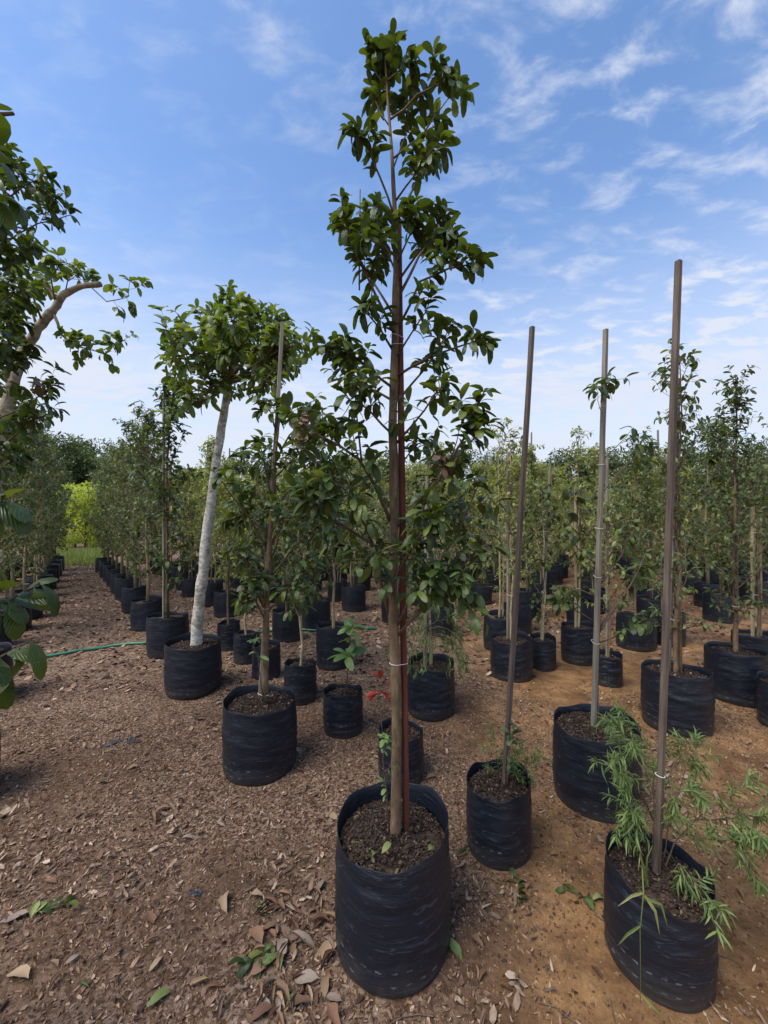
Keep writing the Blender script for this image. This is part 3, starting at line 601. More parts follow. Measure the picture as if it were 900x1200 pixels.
    g.branch([A(457, 975, -.04), A(452, 930, -.07), A(449, 890, -.09), A(452, 862, -.09)], .002, .001, 4, .03, 3, .032, t0=.3, tip=4, own=4)
    finish(t, g, 'broad', 'bright', 40)
hero_tree()

# ------------------------------------------------------------------ the two staked bags with feathery seedlings
def feather(pl, chain, r, twigs, tl, per, size, **k):
    return pl.branch(chain, r, r*.4, twigs, tl, per, size, t0=k.pop('t0', .25), tip=8, own=k.pop('own', 26), ang=k.pop('ang', 48), droop=k.pop('droop', .12), flat=.5, **k)
def staked_left():
    t = potted('potted_seedling', 'small black bag with tall leaning brown stake and low feathery seedling', 'seedling', 584, 1025, 0.138, 0.315, 31, rim_drop=.02)
    A = lambda px, py, dd=0.0: at(t, px, py, dd)
    stake(t, A(590, 935), A(624, 383, .05), .0175, 'stakebrown')
    pl = Plant(33)
    for ch in ([(592,925,.03),(600,895,.05),(608,880,.07)], [(590,925,.05),(583,890,.08),(578,862,.1)], [(596,925,.04),(612,905,.02),(628,890,0)], [(592,928,.06),(602,870,.12)], [(594,930,.08),(620,895,.12),(635,885,.15)]):
        feather(pl, [A(*c) for c in ch], .0022, 6, .06, 16, .036)
    finish(t, pl, 'needle', 'needle', 150)
    b = Plant(34); b.branch([A(594, 930, -.02), A(598, 880, -.02), A(603, 850, -.02)], .0022, .001, 3, .03, 3, .05, t0=.2, own=3, droop=.5)
    finish(t, b, 'broad', 'dark', 30)
def staked_right():
    t = potted('potted_seedling', 'staked black bag with spreading feathery branches and drooping grass blades', 'seedling', 770, 1195, 0.153, 0.315, 32, rim_drop=.03)
    A = lambda px, py, dd=0.0: at(t, px, py, dd)
    s = stake(t, A(769, 1055), A(795, 306, .04), .0160, 'stakebrown')
    tie_ring(t, A(773, 909), A(774, 909, .0), .0128, .0128, -.004, .0011)
    tie_ring(t, A(769, 1036), A(770, 1036, .0), .013, .013, .004, .0011)
    pl = Plant(36)
    B = [[(768,1045,.02),(766,985,.05),(764,930,.08),(755,890,.09),(732,862,.10),(715,848,.1)], [(765,960,.06),(748,915,.05),(728,902,.03),(700,893,.02)], [(764,935,.08),(742,940,.05),(732,955,.03)],
         [(771,1040,.03),(790,985,.04),(815,960,.05),(850,938,.06),(878,910,.08)], [(800,975,.05),(835,985,.02),(870,985,0),(898,985,-.02)], [(815,960,.05),(845,960,.1),(880,955,.14),(905,960,.16)],
         [(775,1040,.0),(795,1010,-.06),(815,1035,-.10),(832,1055,-.12)], [(772,1030,.05),(785,960,.12),(805,900,.16),(820,868,.18)], [(785,905,.12),(800,880,.14),(815,866,.16)], [(770,1000,.04),(785,930,-.02),(810,925,-.05)],
         [(840,985,.02),(870,1000,-.04),(893,1040,-.06)], [(850,940,.06),(870,960,.0),(890,985,-.04)], [(758,895,.09),(735,880,.14),(728,850,.18)], [(766,990,.05),(752,970,-.01),(738,950,-.04)], [(764,930,.08),(770,890,.16),(745,850,.22)]]
    for ch in B: feather(pl, [A(*c) for c in ch], .0026, 5, .085, 18, .050, up=.15)
    finish(t, pl, 'needle', 'needle', 300)
    def blade(pts, w):
        pts = [A(*p) for p in pts]; fine = []
        for i in range(len(pts)-1):
            for f in (0, .33, .66): fine.append(pts[i].lerp(pts[i+1], f))
        fine.append(pts[-1]); n = len(fine); V = []; UV = []
        for i, p in enumerate(fine):
            ww = w*(1-(i/(n-1))**2.5)*(.6+.4*min(1, i/2))+.0004; tn = (fine[min(i+1, n-1)]-fine[max(i-1, 0)]).normalized(); sd = tn.cross(Vector((0, -1, .3))).normalized()
            V += [tuple(p-sd*ww), tuple(p+Vector((0, .002, -.001))), tuple(p+sd*ww)]; UV += [(-1, i/n), (0, i/n), (1, i/n)]
        Q = [(3*i+k, 3*i+k+1, 3*i+4+k, 3*i+3+k) for i in range(n-1) for k in (0, 1)]
        link('grass_blade', np_mesh('grass_blade', V, [np.array(Q)], UV), M['grass'], t)
    blade([(757,1035,-.08),(752,1010,-.12),(754,1046,-.18),(750,1090,-.19),(751,1178,-.19)], .0022)
    blade([(754,1046,-.17),(740,1050,-.18),(724,1062,-.19)], .0045); blade([(756,1050,-.18),(768,1068,-.19),(773,1095,-.19)], .0045); blade([(756,1052,-.18),(775,1060,-.19),(782,1085,-.2)], .004)
    blade([(750,1085,-.19),(735,1095,-.2),(724,1108,-.2)], .0045); blade([(751,1165,-.19),(765,1180,-.2),(782,1196,-.2)], .004); blade([(760,1040,-.05),(750,1000,-.08),(748,1020,-.12)], .003); blade([(757,1040,-.06),(758,1005,-.08),(765,990,-.07)], .003)
staked_left(); staked_right()

# ------------------------------------------------------------------ sparse tree on a pole, right of the small staked bag
def sparse_tree():
    t = potted('potted_tree', 'sparse drooping tree lashed to tall grey pole in black bag behind feathery seedling', 'tree', 698, 968, 0.205, 0.405, 41, rim_drop=.01)
    A = lambda px, py, dd=0.0: at(t, px, py, dd)
    s0, s1 = A(695, 870), A(710, 386, .02); stake(t, s0, s1, .0195, 'stakegrey')
    tp = [(699,868),(699,800),(701,735),(702,660),(705,600),(707,540),(709,480),(711,440)]
    link('trunk', trunk_mesh([A(x, y, .035) for x, y in tp], [.013,.012,.011,.009,.008,.006,.004,.003], 7, 5), M['bark'], t)
    for py in (754, 677, 620, 545, 477): f = (870-py)/(870-386); p = s0.lerp(s1, f); tie_ring(t, p, p+Vector((.004, .033, 0)), .0155, .012, .003, .0010)
    pl = Plant(42)
    B = [([(697,750,.03),(718,715,-.03),(740,685,-.07),(756,650,-.1)], .006, 4), ([(700,740,.03),(725,705,.05),(748,672,.09),(770,660,.12)], .005, 5), ([(699,662,.03),(680,645,-.02),(662,622,-.05)], .0045, 4),
         ([(706,540,.03),(725,520,-.02),(741,502,-.05)], .003, 1), ([(704,580,.03),(728,550,.03),(750,530,.05),(760,520,.05)], .0035, 4), ([(710,470,.03),(715,450,.0),(716,440,0)], .002, 3), ([(708,500,.03),(700,470,.0),(697,450,-.02)], .002, 3),
         ([(700,700,.03),(680,690,.06),(655,700,.1)], .004, 5), ([(697,755,.03),(725,745,-.06),(752,730,-.11)], .005, 5), ([(698,730,.03),(675,715,-.05),(655,690,-.1)], .0045, 4), ([(700,690,.03),(730,650,-.02),(745,610,-.04)], .004, 5), ([(701,640,.03),(680,600,.04),(668,575,.06)], .003, 4)]
    for ch, r, tw in B: pl.branch([A(*c) for c in ch], r, r*.4, tw, .06, 2, .068, t0=.45, tip=3, own=2, ang=60, droop=.75)
    finish(t, pl, 'broad', 'broad', 300)
    p2 = Plant(43)
    for ch in ([(705,865,-.05),(716,850,-.08),(728,846,-.1)], [(700,866,-.03),(712,838,0),(722,826,.03)]): feather(p2, [A(*c) for c in ch], .002, 2, .04, 9, .035)
    finish(t, p2, 'needle', 'needle', 60)
sparse_tree()

# ------------------------------------------------------------------ bushy staked tree left of the tall one
def bushy_tree():
    t = potted('potted_tree', 'bushy broad-leaved tree with wilted brown bunch and long pale stake in black bag', 'tree', 305, 922, 0.212, 0.40, 51, rim_drop=.008)
    A = lambda px, py, dd=0.0: at(t, px, py, dd)
    s0, s1 = A(305, 815, .0), A(331, 378, .03); stake(t, s0, s1, .019, 'stakegrey')
    tp = [(311,818),(311,760),(313,700),(316,640),(319,580),(324,520),(329,480)]
    link('trunk', trunk_mesh([A(x, y, -.03) for x, y in tp], [.021,.019,.0175,.015,.012,.008,.004], 9, 6), M['bark'], t)
    for py in (812, 713, 600): f = (815-py)/(815-378); p = s0.lerp(s1, f); q = A(312 if py > 650 else 318, py, -.03); q.z = p.z; tie_ring(t, p, q, .0155, .018, .004, .0012)
    pl = Plant(52)
    B = [[(316,650,0),(295,610,-.1),(270,580,-.16),(258,560,-.18)], [(318,620,0),(300,560,.1),(285,530,.15)], [(320,600,0),(350,560,-.1),(375,530,-.15),(390,515,-.17)], [(324,540,0),(340,510,.05),(360,490,.08),(370,480,.1)],
         [(326,510,0),(318,485,-.03),(312,470,-.05)], [(314,680,0),(345,640,-.12),(375,615,-.18),(395,600,-.2)], [(313,700,0),(290,665,.08),(270,640,.14)], [(317,640,0),(345,590,.12),(365,565,.18)], [(313,720,0),(297,690,-.12),(285,650,-.18)],
         [(312,730,0),(300,705,-.12),(290,690,-.16)], [(316,660,0),(330,615,-.2),(345,580,-.25)], [(319,590,0),(310,545,-.14),(305,520,-.18)], [(322,560,0),(348,535,.0),(362,515,0)], [(314,700,0),(340,690,-.05),(362,668,-.08)], [(313,715,0),(335,700,.1),(360,695,.15)], [(320,610,0),(360,610,.02),(392,570,.05)], [(318,630,0),(290,600,.03),(268,610,.06)]]
    for ch in B: pl.branch([A(*c) for c in ch], .0065, .0022, 7, .10, 5, .080, t0=.3, tip=5, own=3, ang=60, droop=.05, flat=.25)
    finish(t, pl, 'broad', 'broad', 300)
    w = Plant(5)
    for _ in range(16): w.leaf(A(354+w.rng.uniform(-9, 9), 478+w.rng.uniform(-5, 45), -.12), (w.rng.gauss(0, .3), w.rng.gauss(0, .3), -1), .11, .9)
    finish(t, w, 'broad', 'wilted', 20)
    g = Plant(6); g.branch([A(308, 815, -.05), A(302, 770, -.1), A(296, 752, -.12)], .003, .001, 2, .03, 2, .055, t0=.5, own=1, tip=4); finish(t, g, 'broad', 'bright', 20)
bushy_tree()

# ------------------------------------------------------------------ pale-trunked tree at the corner of the path
def pale_tree():
    t = potted('potted_tree', 'leaning pale lichen-barked tree with rounded crown in black bag beside the path', 'tree', 227, 822, 0.222, 0.41, 61)
    A = lambda px, py, dd=0.0: at(t, px, py, dd)
    tp = [(229,770),(232,720),(238,670),(244,610),(252,550),(260,500),(268,447)]
    link('trunk', trunk_mesh([A(x, y) for x, y in tp], [.052,.046,.042,.040,.037,.034,.031], 12, 8, .05), M['palebark'], t)
    pl = Plant(62)
    B = [[(267,450,0),(255,430,-.1),(235,420,-.2),(205,420,-.3)], [(267,450,0),(262,415,.05),(270,395,.1),(263,385,.15)], [(268,448,0),(285,425,-.1),(300,410,-.15),(318,404,-.2)], [(268,447,0),(300,435,.15),(330,430,.25),(350,420,.3)], [(266,452,0),(245,460,.1),(225,455,.2),(205,445,.3)],
         [(267,449,0),(270,420,-.25),(290,395,-.4)], [(267,449,0),(250,400,.2),(230,390,.3),(215,382,.35)], [(268,447,0),(290,400,.25),(315,385,.4),(330,380,.45)], [(266,453,0),(240,440,-.3),(225,400,-.4)], [(268,448,0),(310,420,-.3),(345,400,-.35)], [(267,449,0),(280,400,0),(290,380,0),(287,368,0)], [(267,449,0),(300,440,-.3),(320,450,-.4)], [(266,452,0),(240,470,-.2),(215,480,-.3)]]
    for ch in B:
        f = pl.branch([A(*c) for c in ch], .018, .005, 7, .15, 6, .105, t0=.3, tip=5, own=2, sides=6, ang=55, droop=.08, up=.35)
        for k in range(3):
            p = f[int(len(f)*(.45+.17*k))]; d = Vector((pl.rng.gauss(0, 1), pl.rng.gauss(0, 1), .5))
            pl.branch(pl.curve(p, d, pl.rng.uniform(.2, .34), 4, .25, .25), .006, .002, 4, .12, 5, .10, t0=.4, tip=5, own=1, droop=.08, up=.6)
    finish(t, pl, 'broad', 'warm', 300, 'bark')
pale_tree()

# ------------------------------------------------------------------ trees at the left edge of the frame
def bent_tree():
    t = potted('potted_tree', 'bent pale-barked tree with sawn-off limb pointing over the path', 'tree', -28, 836, 0.22, 0.41, 71)
    A = lambda px, py, dd=0.0: at(t, px, py, dd)
    tp = [(-24,790),(-14,680),(-5,590),(2,520),(10,470),(24,418),(44,385),(64,362),(74,345),(96,335),(118,333)]
    link('trunk', trunk_mesh([A(x, y) for x, y in tp], [.070,.064,.058,.053,.048,.042,.036,.032,.026,.022,.021], 12, 9, .07), M['tanbark'], t)
    pl = Plant(72)
    B = [([(62,366,0),(72,392,-.05),(90,405,-.08),(125,402,-.1)], .013, 6), ([(68,355,0),(58,340,.05),(52,335,.08)], .016, 3), ([(90,406,-.08),(115,412,-.1),(140,402,-.12)], .006, 6), ([(104,334,0),(125,355,-.05),(150,348,-.1),(152,330,-.12)], .005, 4),
         ([(44,385,0),(30,340,.1),(35,310,.15)], .012, 8), ([(24,418,0),(5,370,.1),(-10,330,.2)], .014, 9), ([(66,358,0),(60,325,-.1),(68,312,-.12)], .008, 8), ([(74,345,0),(80,330,.05),(90,322,.05)], .006, 5), ([(30,408,0),(20,370,-.2),(10,350,-.3)], .01, 8), ([(50,378,0),(40,350,-.15),(20,330,-.25)], .01, 8), ([(10,470,0),(-10,430,.1),(-40,400,.2)], .012, 8)]
    for ch, r, tw in B: pl.branch([A(*c) for c in ch], r, r*.35, tw, .13, 5, .085, t0=.4, tip=5, own=2, droop=.12)
    finish(t, pl, 'round', 'warm', 300, 'bark')
def dark_edge_tree():
    t = potted('potted_tree', 'dark glossy tree at the path edge in front of the bent pale tree', 'tree', -62, 975, 0.20, 0.41, 73)
    A = lambda px, py, dd=0.0: at(t, px, py, dd)
    tp = [(-60,860),(-55,700),(-50,560),(-48,440),(-45,320),(-45,230)]
    link('trunk', trunk_mesh([A(x, y) for x, y in tp], [.03,.027,.023,.018,.012,.005], 8, 9), M['bark'], t)
    pl = Plant(74)
    B = [[(-46,300,0),(0,240,-.05),(30,215,-.08),(55,208,-.1)], [(-46,330,0),(0,290,.05),(45,262,.1),(82,252,.12)], [(-46,280,0),(-10,220,.1),(15,195,.15)], [(-47,360,0),(0,315,-.1),(35,290,-.15)], [(-48,420,0),(-10,370,0),(20,340,0)], [(-48,470,0),(0,440,-.1),(30,420,-.15)], [(-49,520,0),(0,490,.05),(40,468,.1),(62,452,.12)],
         [(-50,560,0),(-5,530,-.1),(30,500,-.15),(55,490,-.2)], [(-48,400,0),(-5,390,.1),(25,380,.15)], [(-50,540,0),(-10,510,.1),(20,480,.2)], [(-51,600,0),(-15,560,-.1),(10,530,-.15)], [(-46,310,0),(-15,270,-.2),(10,255,-.25)], [(-48,450,0),(-15,410,-.2),(10,400,-.25)], [(-50,580,0),(0,550,.12),(20,535,.2)], [(-46,250,0),(-20,200,0),(0,190,0)]]
    for ch in B: pl.branch([A(*c) for c in ch], .006, .002, 11, .11, 6, .070, t0=.3, tip=6, own=5, droop=.06, flat=.25)
    finish(t, pl, 'broad', 'broad', 300)
    w = Plant(75)
    for px, py in ((42, 440), (44, 448)): w.leaf(A(px, py, -.1), (.1, 0, -1), .08, .6)
    finish(t, w, 'broad', 'wilted', 5)
def near_edge_tree():
    p = Vector((-1.25, 0.80, 0)); p.z = gz(p.x, p.y)
    t = thing('potted_tree', 'large-leaved glossy tree with leafy twigs reaching over the path', 'tree', p); used.append((p.x, p.y, .2))
    bag_parts(t, .2, .41, 76)
    A = lambda px, py, dd=0.0: at(t, px, py, dd)
    tp = [(-285,900),(-285,700),(-283,500),(-280,300),(-275,120)]
    link('trunk', trunk_mesh([A(x, y) for x, y in tp], [.03,.027,.022,.017,.011], 8, 9), M['bark'], t)
    pl = Plant(77)
    def twig(ch, r, leaves):
        mb = MB(); pts = [A(*c) for c in ch]; mb.tube(pts, taper(r, r*.4, len(pts)), 6); pl.branches.append(mb)
        for px, py, dd, dx, dz, s in leaves:
            d = Vector((dx, pl.rng.uniform(-.4, .1), dz)); pl.leaf(A(px, py, dd), d, s, .3)
    twig([(-283,720,0),(-60,680,.0),(0,710,.02),(46,683,.02)], .005, [(46,684,.02,.9,-.5,.08),(40,688,.0,.3,-1,.07),(20,698,.02,.9,.35,.085),(5,706,.02,-.1,1,.08),(10,704,0,.4,-1,.085),(-10,708,.02,.8,.6,.09),(-20,702,.0,.9,-.2,.09),(-15,705,.02,.2,.9,.08),(30,693,.02,.6,.7,.06),(-5,708,.02,1,.15,.10),(-12,700,.0,.9,.5,.1)])
    twig([(-283,760,0),(-60,800,.02),(0,770,.02),(34,752,.03)], .004, [(34,752,.03,1,-.35,.075),(22,758,.02,.5,-.9,.07),(8,766,.02,.9,.3,.07),(0,770,.0,.2,-1,.085),(-10,775,.02,.7,-.7,.1),(-20,780,.0,.9,-.1,.09),(-5,774,.02,-.1,-1,.08)])
    twig([(-283,640,0),(-80,600,.0),(-30,592,.02),(0,590,.02)], .005, [(0,590,.02,1,.1,.1),(0,590,.02,.8,.6,.07),(-6,590,.0,.9,-.3,.09),(-14,592,.02,.7,.9,.075),(-20,592,0,.9,-.8,.085),(-30,592,.02,1,.25,.1)])
    twig([(-280,260,0),(-80,200,.0),(-30,190,.02),(0,172,.02)], .005, [(-4,176,.02,.55,.8,.085),(-12,182,.02,.9,-.35,.07),(-22,186,.0,.9,.2,.09)])
    twig([(-280,330,0),(-80,280,.0),(-20,240,.03),(10,228,.05)], .005, [(8,230,.05,.9,-.5,.085),(2,234,.05,.9,-1.0,.07),(-8,238,.05,.3,-1,.085),(-16,240,.03,.8,.4,.09)])
    twig([(-275,160,0),(-60,138,.0),(16,133,0)], .008, [(-40,138,0,.2,1,.08)])
    for ch in ([(-281,350,0),(-265,300,.2),(-255,270,.35)], [(-281,420,0),(-305,360,-.1),(-335,330,-.15)], [(-281,500,0),(-255,450,.2),(-245,430,.3)], [(-278,250,0),(-305,200,.1),(-325,160,.15)], [(-282,600,0),(-315,570,-.1),(-345,560,-.2)], [(-275,130,0),(-275,60,0),(-270,20,0)], [(-283,650,0),(-295,620,.2),(-300,600,.35)]):
        pl.branch([A(*c) for c in ch], .005, .002, 6, .1, 5, .09, tip=5, own=3)
    finish(t, pl, 'broad', 'broad', 300)
bent_tree(); dark_edge_tree(); near_edge_tree()

# ------------------------------------------------------------------ parametric nursery trees
def nursery(pl, H, z0, R, nb, size, tw, per, tl=.12, rise=45, top=0.25, shape=1.0, own=2, droop=.15, r0=.006, lean=(0, 0), tip=3, flat=.35):
    """branches on an upright stem; R is the widest crown radius"""
    ph = pl.rng.random()*6.28
    for i in range(nb):
        f = (i+.5)/nb; z = z0+(H-z0)*f*.97; ph += 2.4+pl.rng.uniform(-.4, .4)
        prof = (min(1, (f+.12)/.3))**.7*(1-(1-top)*max(0, (f-.3)/.7)**shape)
        L = R*prof*pl.rng.uniform(.75, 1.2); e = math.radians(rise+pl.rng.uniform(-15, 15)+25*f)
        d = Vector((math.cos(ph)*math.cos(e), math.sin(ph)*math.cos(e), math.sin(e)))
        p = Vector((lean[0]*z, lean[1]*z, z)); L = min(L/math.cos(min(e, 1.1))*.85, R*1.6)
        if p.z+L*d.z > H+.12: L *= .6
        pl.branch(pl.curve(p, d, L, 4, .15, .2), r0*(1.1-.6*f), .0018, tw, tl, per, size, t0=.25, tip=tip, own=own, sides=4, droop=droop, flat=flat)
def straight_trunk(H, r0, r1, lean=(0, 0), seed=0, z0=.3, wob=.012):
    rng = random.Random(seed); n = 7; return [Vector((lean[0]*(z0+(H-z0)*i/(n-1))+(rng.gauss(0, wob) if i else 0), lean[1]*(z0+(H-z0)*i/(n-1))+(rng.gauss(0, wob) if i else 0), z0+(H-z0)*i/(n-1))) for i in range(n)], taper(r0, r1, n)
def mid_tree(label, px, bottom, r, h, seed, H, z0, R, nb, size, tw, per, mat='dark', kind='broad', stakes=(), single=0, bark='bark', r0=.016, lean=(0, 0), group=None, name='potted_tree', cat='tree', near=True, stems=1, **k):
    t = potted(name, label, cat, px, bottom, r, h, seed, group, near=near)
    for s in range(stems):
        pts, rd = straight_trunk(H, r0*(1 if s == 0 else .8), .003, lean, seed+s, h-.09)
        if s: pts = [p+Vector((.045, .02, 0)) for p in pts]
        link('trunk', trunk_mesh(pts, rd, 7, seed+s), M[bark], t)
    for (dx, dy, top, lx, mat2, w) in stakes: stake(t, (dx, dy, h-.09), (dx+lx, dy, top), w, mat2)
    if stakes:
        for z in (.75, 1.35):
            if z < H-.1: f = (z-h+.09)/(stakes[0][2]-h+.09); a = Vector((lean[0]*z, lean[1]*z, z)); b = Vector((stakes[0][0]+stakes[0][3]*f, stakes[0][1], z)); tie_ring(t, a, b, r0*1.05, stakes[0][5]*.75, .004, .0012)
    pl = Plant(seed*3+1); nursery(pl, H, z0, R, nb, size, tw, per, lean=lean, **k); finish(t, pl, kind, mat, single)
    return t
# right-hand side, in front
mid_tree('two-stemmed tree with tufted top in black bag behind the feathery branches', 792, 868, .208, .40, 101, 2.66, .55, .30, 26, .062, 4, 3, 'dark', stakes=[(-.03, .04, 2.5, .08, 'stakegrey', .022)], single=300, stems=2, r0=.017, rise=50, droop=.2)
mid_tree('slim upright tree in black bag between the two-stemmed tree and the double canes', 862, 832, .205, .40, 102, 2.66, .55, .28, 34, .055, 5, 4, 'dark', stakes=[(.03, .03, 1.9, .0, 'stakegrey', .022)], single=300, r0=.02, rise=55, top=.12, droop=.15)
mid_tree('short leafy tree in black bag with two pale canes', 888, 797, .20, .38, 103, 2.0, .7, .32, 16, .06, 4, 4, 'dark', stakes=[(-.05, 0, 1.6, 0, 'stem', .022), (.05, .03, 1.5, 0, 'stem', .022)], near=False)
mid_tree('leafy tree in black bag next to the strapped slim tree, stake cut short', 926, 867, .17, .33, 104, 2.1, .8, .28, 14, .06, 4, 4, 'dark')
mid_tree('thin sapling with tall thin cane in tiny black bag behind the grey pole', 713, 808, .108, .26, 105, 1.6, .6, .20, 12, .055, 3, 3, 'airy', stakes=[(0, .02, 2.05, 0, 'stakegrey', .018)], r0=.009)
mid_tree('drooping broad-leaved young tree in small black bag beside the bare orange soil', 636, 787, .122, .30, 106, 1.75, .45, .30, 14, .075, 3, 3, 'broad', stakes=[(.0, .03, 2.0, .09, 'stakegrey', .02)], single=120, droop=.6, r0=.013, bark='stem')
mid_tree('airy pale-green tree in wide black bag left of the small drooping tree', 599, 802, .185, .36, 107, 2.2, .75, .28, 16, .058, 4, 4, 'airy', stakes=[(-.02, .03, 2.1, .0, 'stakegrey', .02)], r0=.012, bark='stem')
mid_tree('pale-green tree in black bag right of the small drooping tree', 678, 781, .165, .37, 108, 2.3, .8, .30, 16, .055, 4, 4, 'airy', r0=.014, bark='stem', stakes=[(-.03, .0, 1.9, 0, 'stem', .018)])
mid_tree('bushy tree with low green shoots in black bag behind the thin-caned sapling', 745, 764, .195, .37, 109, 2.4, .6, .36, 22, .06, 5, 4, 'dark', r0=.014, near=False)
mid_tree('two-stemmed pale tree in tall black bag beyond the airy tree', 585, 766, .17, .38, 110, 2.5, .9, .32, 16, .055, 4, 4, 'airy', stems=2, r0=.014, bark='stem', near=False)
# behind and left of the tall tree
def weeping():
    t = potted('potted_tree', 'weeping fine-leaved tree in black bag just beyond the tall tree', 'tree', 505, 845, .176, .385, 121)
    pts, rd = straight_trunk(1.75, .014, .004, (0, 0), 3, .3); link('trunk', trunk_mesh(pts, rd, 7, 3), M['stem'], t); stake(t, (-.05, -.03, .3), (-.03, -.03, 2.1), .02, 'stakegrey')
    pl = Plant(122)
    for i in range(30):
        a = pl.rng.random()*6.28; z = pl.rng.uniform(.55, 1.3); pts = pl.curve((0, 0, z), (math.cos(a), math.sin(a), .7), pl.rng.uniform(.3, .5), 6, -2.4, .15)
        pl.branch(pts, .004, .0014, 5, .11, 12, .055, t0=.2, tip=8, own=16, ang=40, droop=.45, up=-1.2)
    finish(t, pl, 'needle', 'needle', 0)
weeping()
def red_sapling():
    t = potted('potted_sapling', 'sapling with red young leaves in small black bag hidden behind the tall trunk', 'sapling', 470, 925, .128, .27, 123)
    A = lambda px, py, dd=0.0: at(t, px, py, dd)
    mb = MB(); mb.tube([A(455, 885, .0), A(447, 850, -.02), A(445, 815, -.02), A(446, 795, -.02)], [.004, .003, .0025, .002], 5); link('trunk', mb.mesh('trunk'), M['twig'], t)
    pl = Plant(124)
    for dx, dz, y0 in ((-1, .05, 812), (-1, -.15, 811), (-.8, .3, 813), (1, .1, 812), (.9, -.1, 811), (.15, 1, 797), (-.2, 1, 797), (.8, .5, 800)): pl.leaf(A(445, y0, -.02), (dx, -.3, dz), .085, .3)
    finish(t, pl, 'broad', 'red', 20)
red_sapling()
def whorl_sapling():
    t = potted('potted_sapling', 'little sapling with two whorls of bright green leaves in small black bag', 'sapling', 402, 866, .135, .275, 125)
    A = lambda px, py, dd=0.0: at(t, px, py, dd)
    mb = MB(); mb.tube([A(406, 820), A(407, 790), A(409, 765), A(411, 735)], [.005, .0045, .004, .003], 6); link('trunk', mb.mesh('trunk'), M['twig'], t)
    pl = Plant(126)
    for py, px, n, s in ((770, 408, 12, .14), (738, 411, 11, .125), (752, 410, 5, .09)):
        for i in range(n):
            a = 6.28*i/n+pl.rng.random()*.5; e = pl.rng.uniform(.1, 1.1); pl.leaf(A(px, py), (math.cos(a)*math.cos(e), math.sin(a)*math.cos(e), math.sin(e)), s*pl.rng.uniform(.8, 1.1), .3)
    finish(t, pl, 'broad', 'bright', 60)
whorl_sapling()
mid_tree('young tree with thin leafy stem in small black bag beside the whorled sapling', 352, 828, .128, .30, 127, 1.55, .62, .30, 13, .08, 4, 4, 'broad', single=150, r0=.013, bark='stem', droop=.3, name='potted_sapling', cat='sapling')
mid_tree('leafy young tree in small black bag behind the bushy staked tree', 312, 800, .125, .30, 128, 1.5, .7, .25, 11, .075, 3, 4, 'broad', r0=.011, bark='stem', name='potted_sapling', cat='sapling')
mid_tree('young tree with fresh green crown in small black bag nearest the pale trunk', 289, 781, .125, .29, 129, 1.5, .65, .28, 12, .075, 4, 4, 'airy', r0=.012, bark='stem', name='potted_sapling', cat='sapling')
mid_tree('young red-stemmed tree in small black bag right behind the pale-trunked tree', 268, 764, .12, .30, 130, 1.6, .65, .28, 12, .075, 4, 4, 'airy', r0=.014, bark='bark', name='potted_sapling', cat='sapling')
mid_tree('dark leafy tree in wide black bag directly behind the whorled sapling', 391, 788, .17, .40, 131, 2.0, .75, .40, 20, .075, 4, 5, 'broad', r0=.016, near=False, bark='stem')
mid_tree('wispy narrow-leaved tree in black bag behind the thin leafy stem', 336, 755, .165, .36, 132, 1.9, .5, .36, 20, .06, 4, 5, 'needle', 'needle', r0=.012, near=False)

# ------------------------------------------------------------------ nursery rows: prototypes, then copies
def prototype(seed, H, z0, R, nb, size, tw, per, mat, kind, bark, r0, stems=1, stk=None, br=.19, bh=.39, **k):
    parts = []
    mb = MB()
    for s in range(stems):
        pts, rd = straight_trunk(H, r0, .003, (0, 0), seed+s, bh-.09, .02); pts = [p+Vector((.06*s, .02*s, 0)) for p in pts]; mb.tube(pts, rd, 6)
    pl = Plant(seed); nursery(pl, H, z0, R, nb, size, tw, per, **k)
    for b in pl.branches: mb.add(np.concatenate(b.V), np.concatenate(b.Q), np.concatenate(b.T) if b.T else None)
    tm = mb.mesh('trunk'); tm.materials.append(M[bark])
    pos, R_, sc, var = pl.arrays(); cm = leaf_mesh('crown', kind, pos, R_, var); cm.materials.append(M[mat])
    bm_ = bag_mesh(br, bh, seed, 30, 18, 0, .03, near=False); bm_.materials.append(M['bag'])
    sm = soil_mesh(br, bh-.05, seed, 20, False); sm.materials.append(M['potsoil'])
    stm = None
    if stk:
        top, lx, w, m2 = stk; tmp = MB(); tmp.tube([Vector((.05, -.03, bh-.09)), Vector((.05+lx, -.03, top-.01)), Vector((.05+lx, -.03, top))], [w*.6, w*.6, w*.5], 4); stm = tmp.mesh('stake', smooth=False); stm.materials.append(M[m2])
    return dict(trunk=tm, crown=cm, grow_bag=bm_, soil=sm, stake=stm, br=br)
def place(proto, p, rz, sc, label, group):
    t = thing('potted_tree', label, 'tree', p, group); t.rotation_euler.z = rz; t.scale = (sc, sc, sc)
    for nm in ('grow_bag', 'soil', 'trunk', 'crown', 'stake'):
        if proto[nm] is None: continue
        o = bpy.data.objects.new(nm, proto[nm]); C.objects.link(o); o.parent = t
        if nm == 'crown': o['kind'] = 'stuff'
    return t
airy = [prototype(200+i, H, z0, R, nb, .062, 6, 7, 'airy', 'far', 'stem', .014, 1+(i == 1), stk, own=4, rise=48) for i, (H, z0, R, nb, stk) in enumerate(((2.55, .55, .44, 32, (2.5, .0, .02, 'stakegrey')), (2.35, .5, .42, 30, None), (2.7, .6, .46, 34, (2.2, .1, .02, 'stem')), (2.45, .5, .48, 32, (2.75, .05, .02, 'stakegrey'))))]
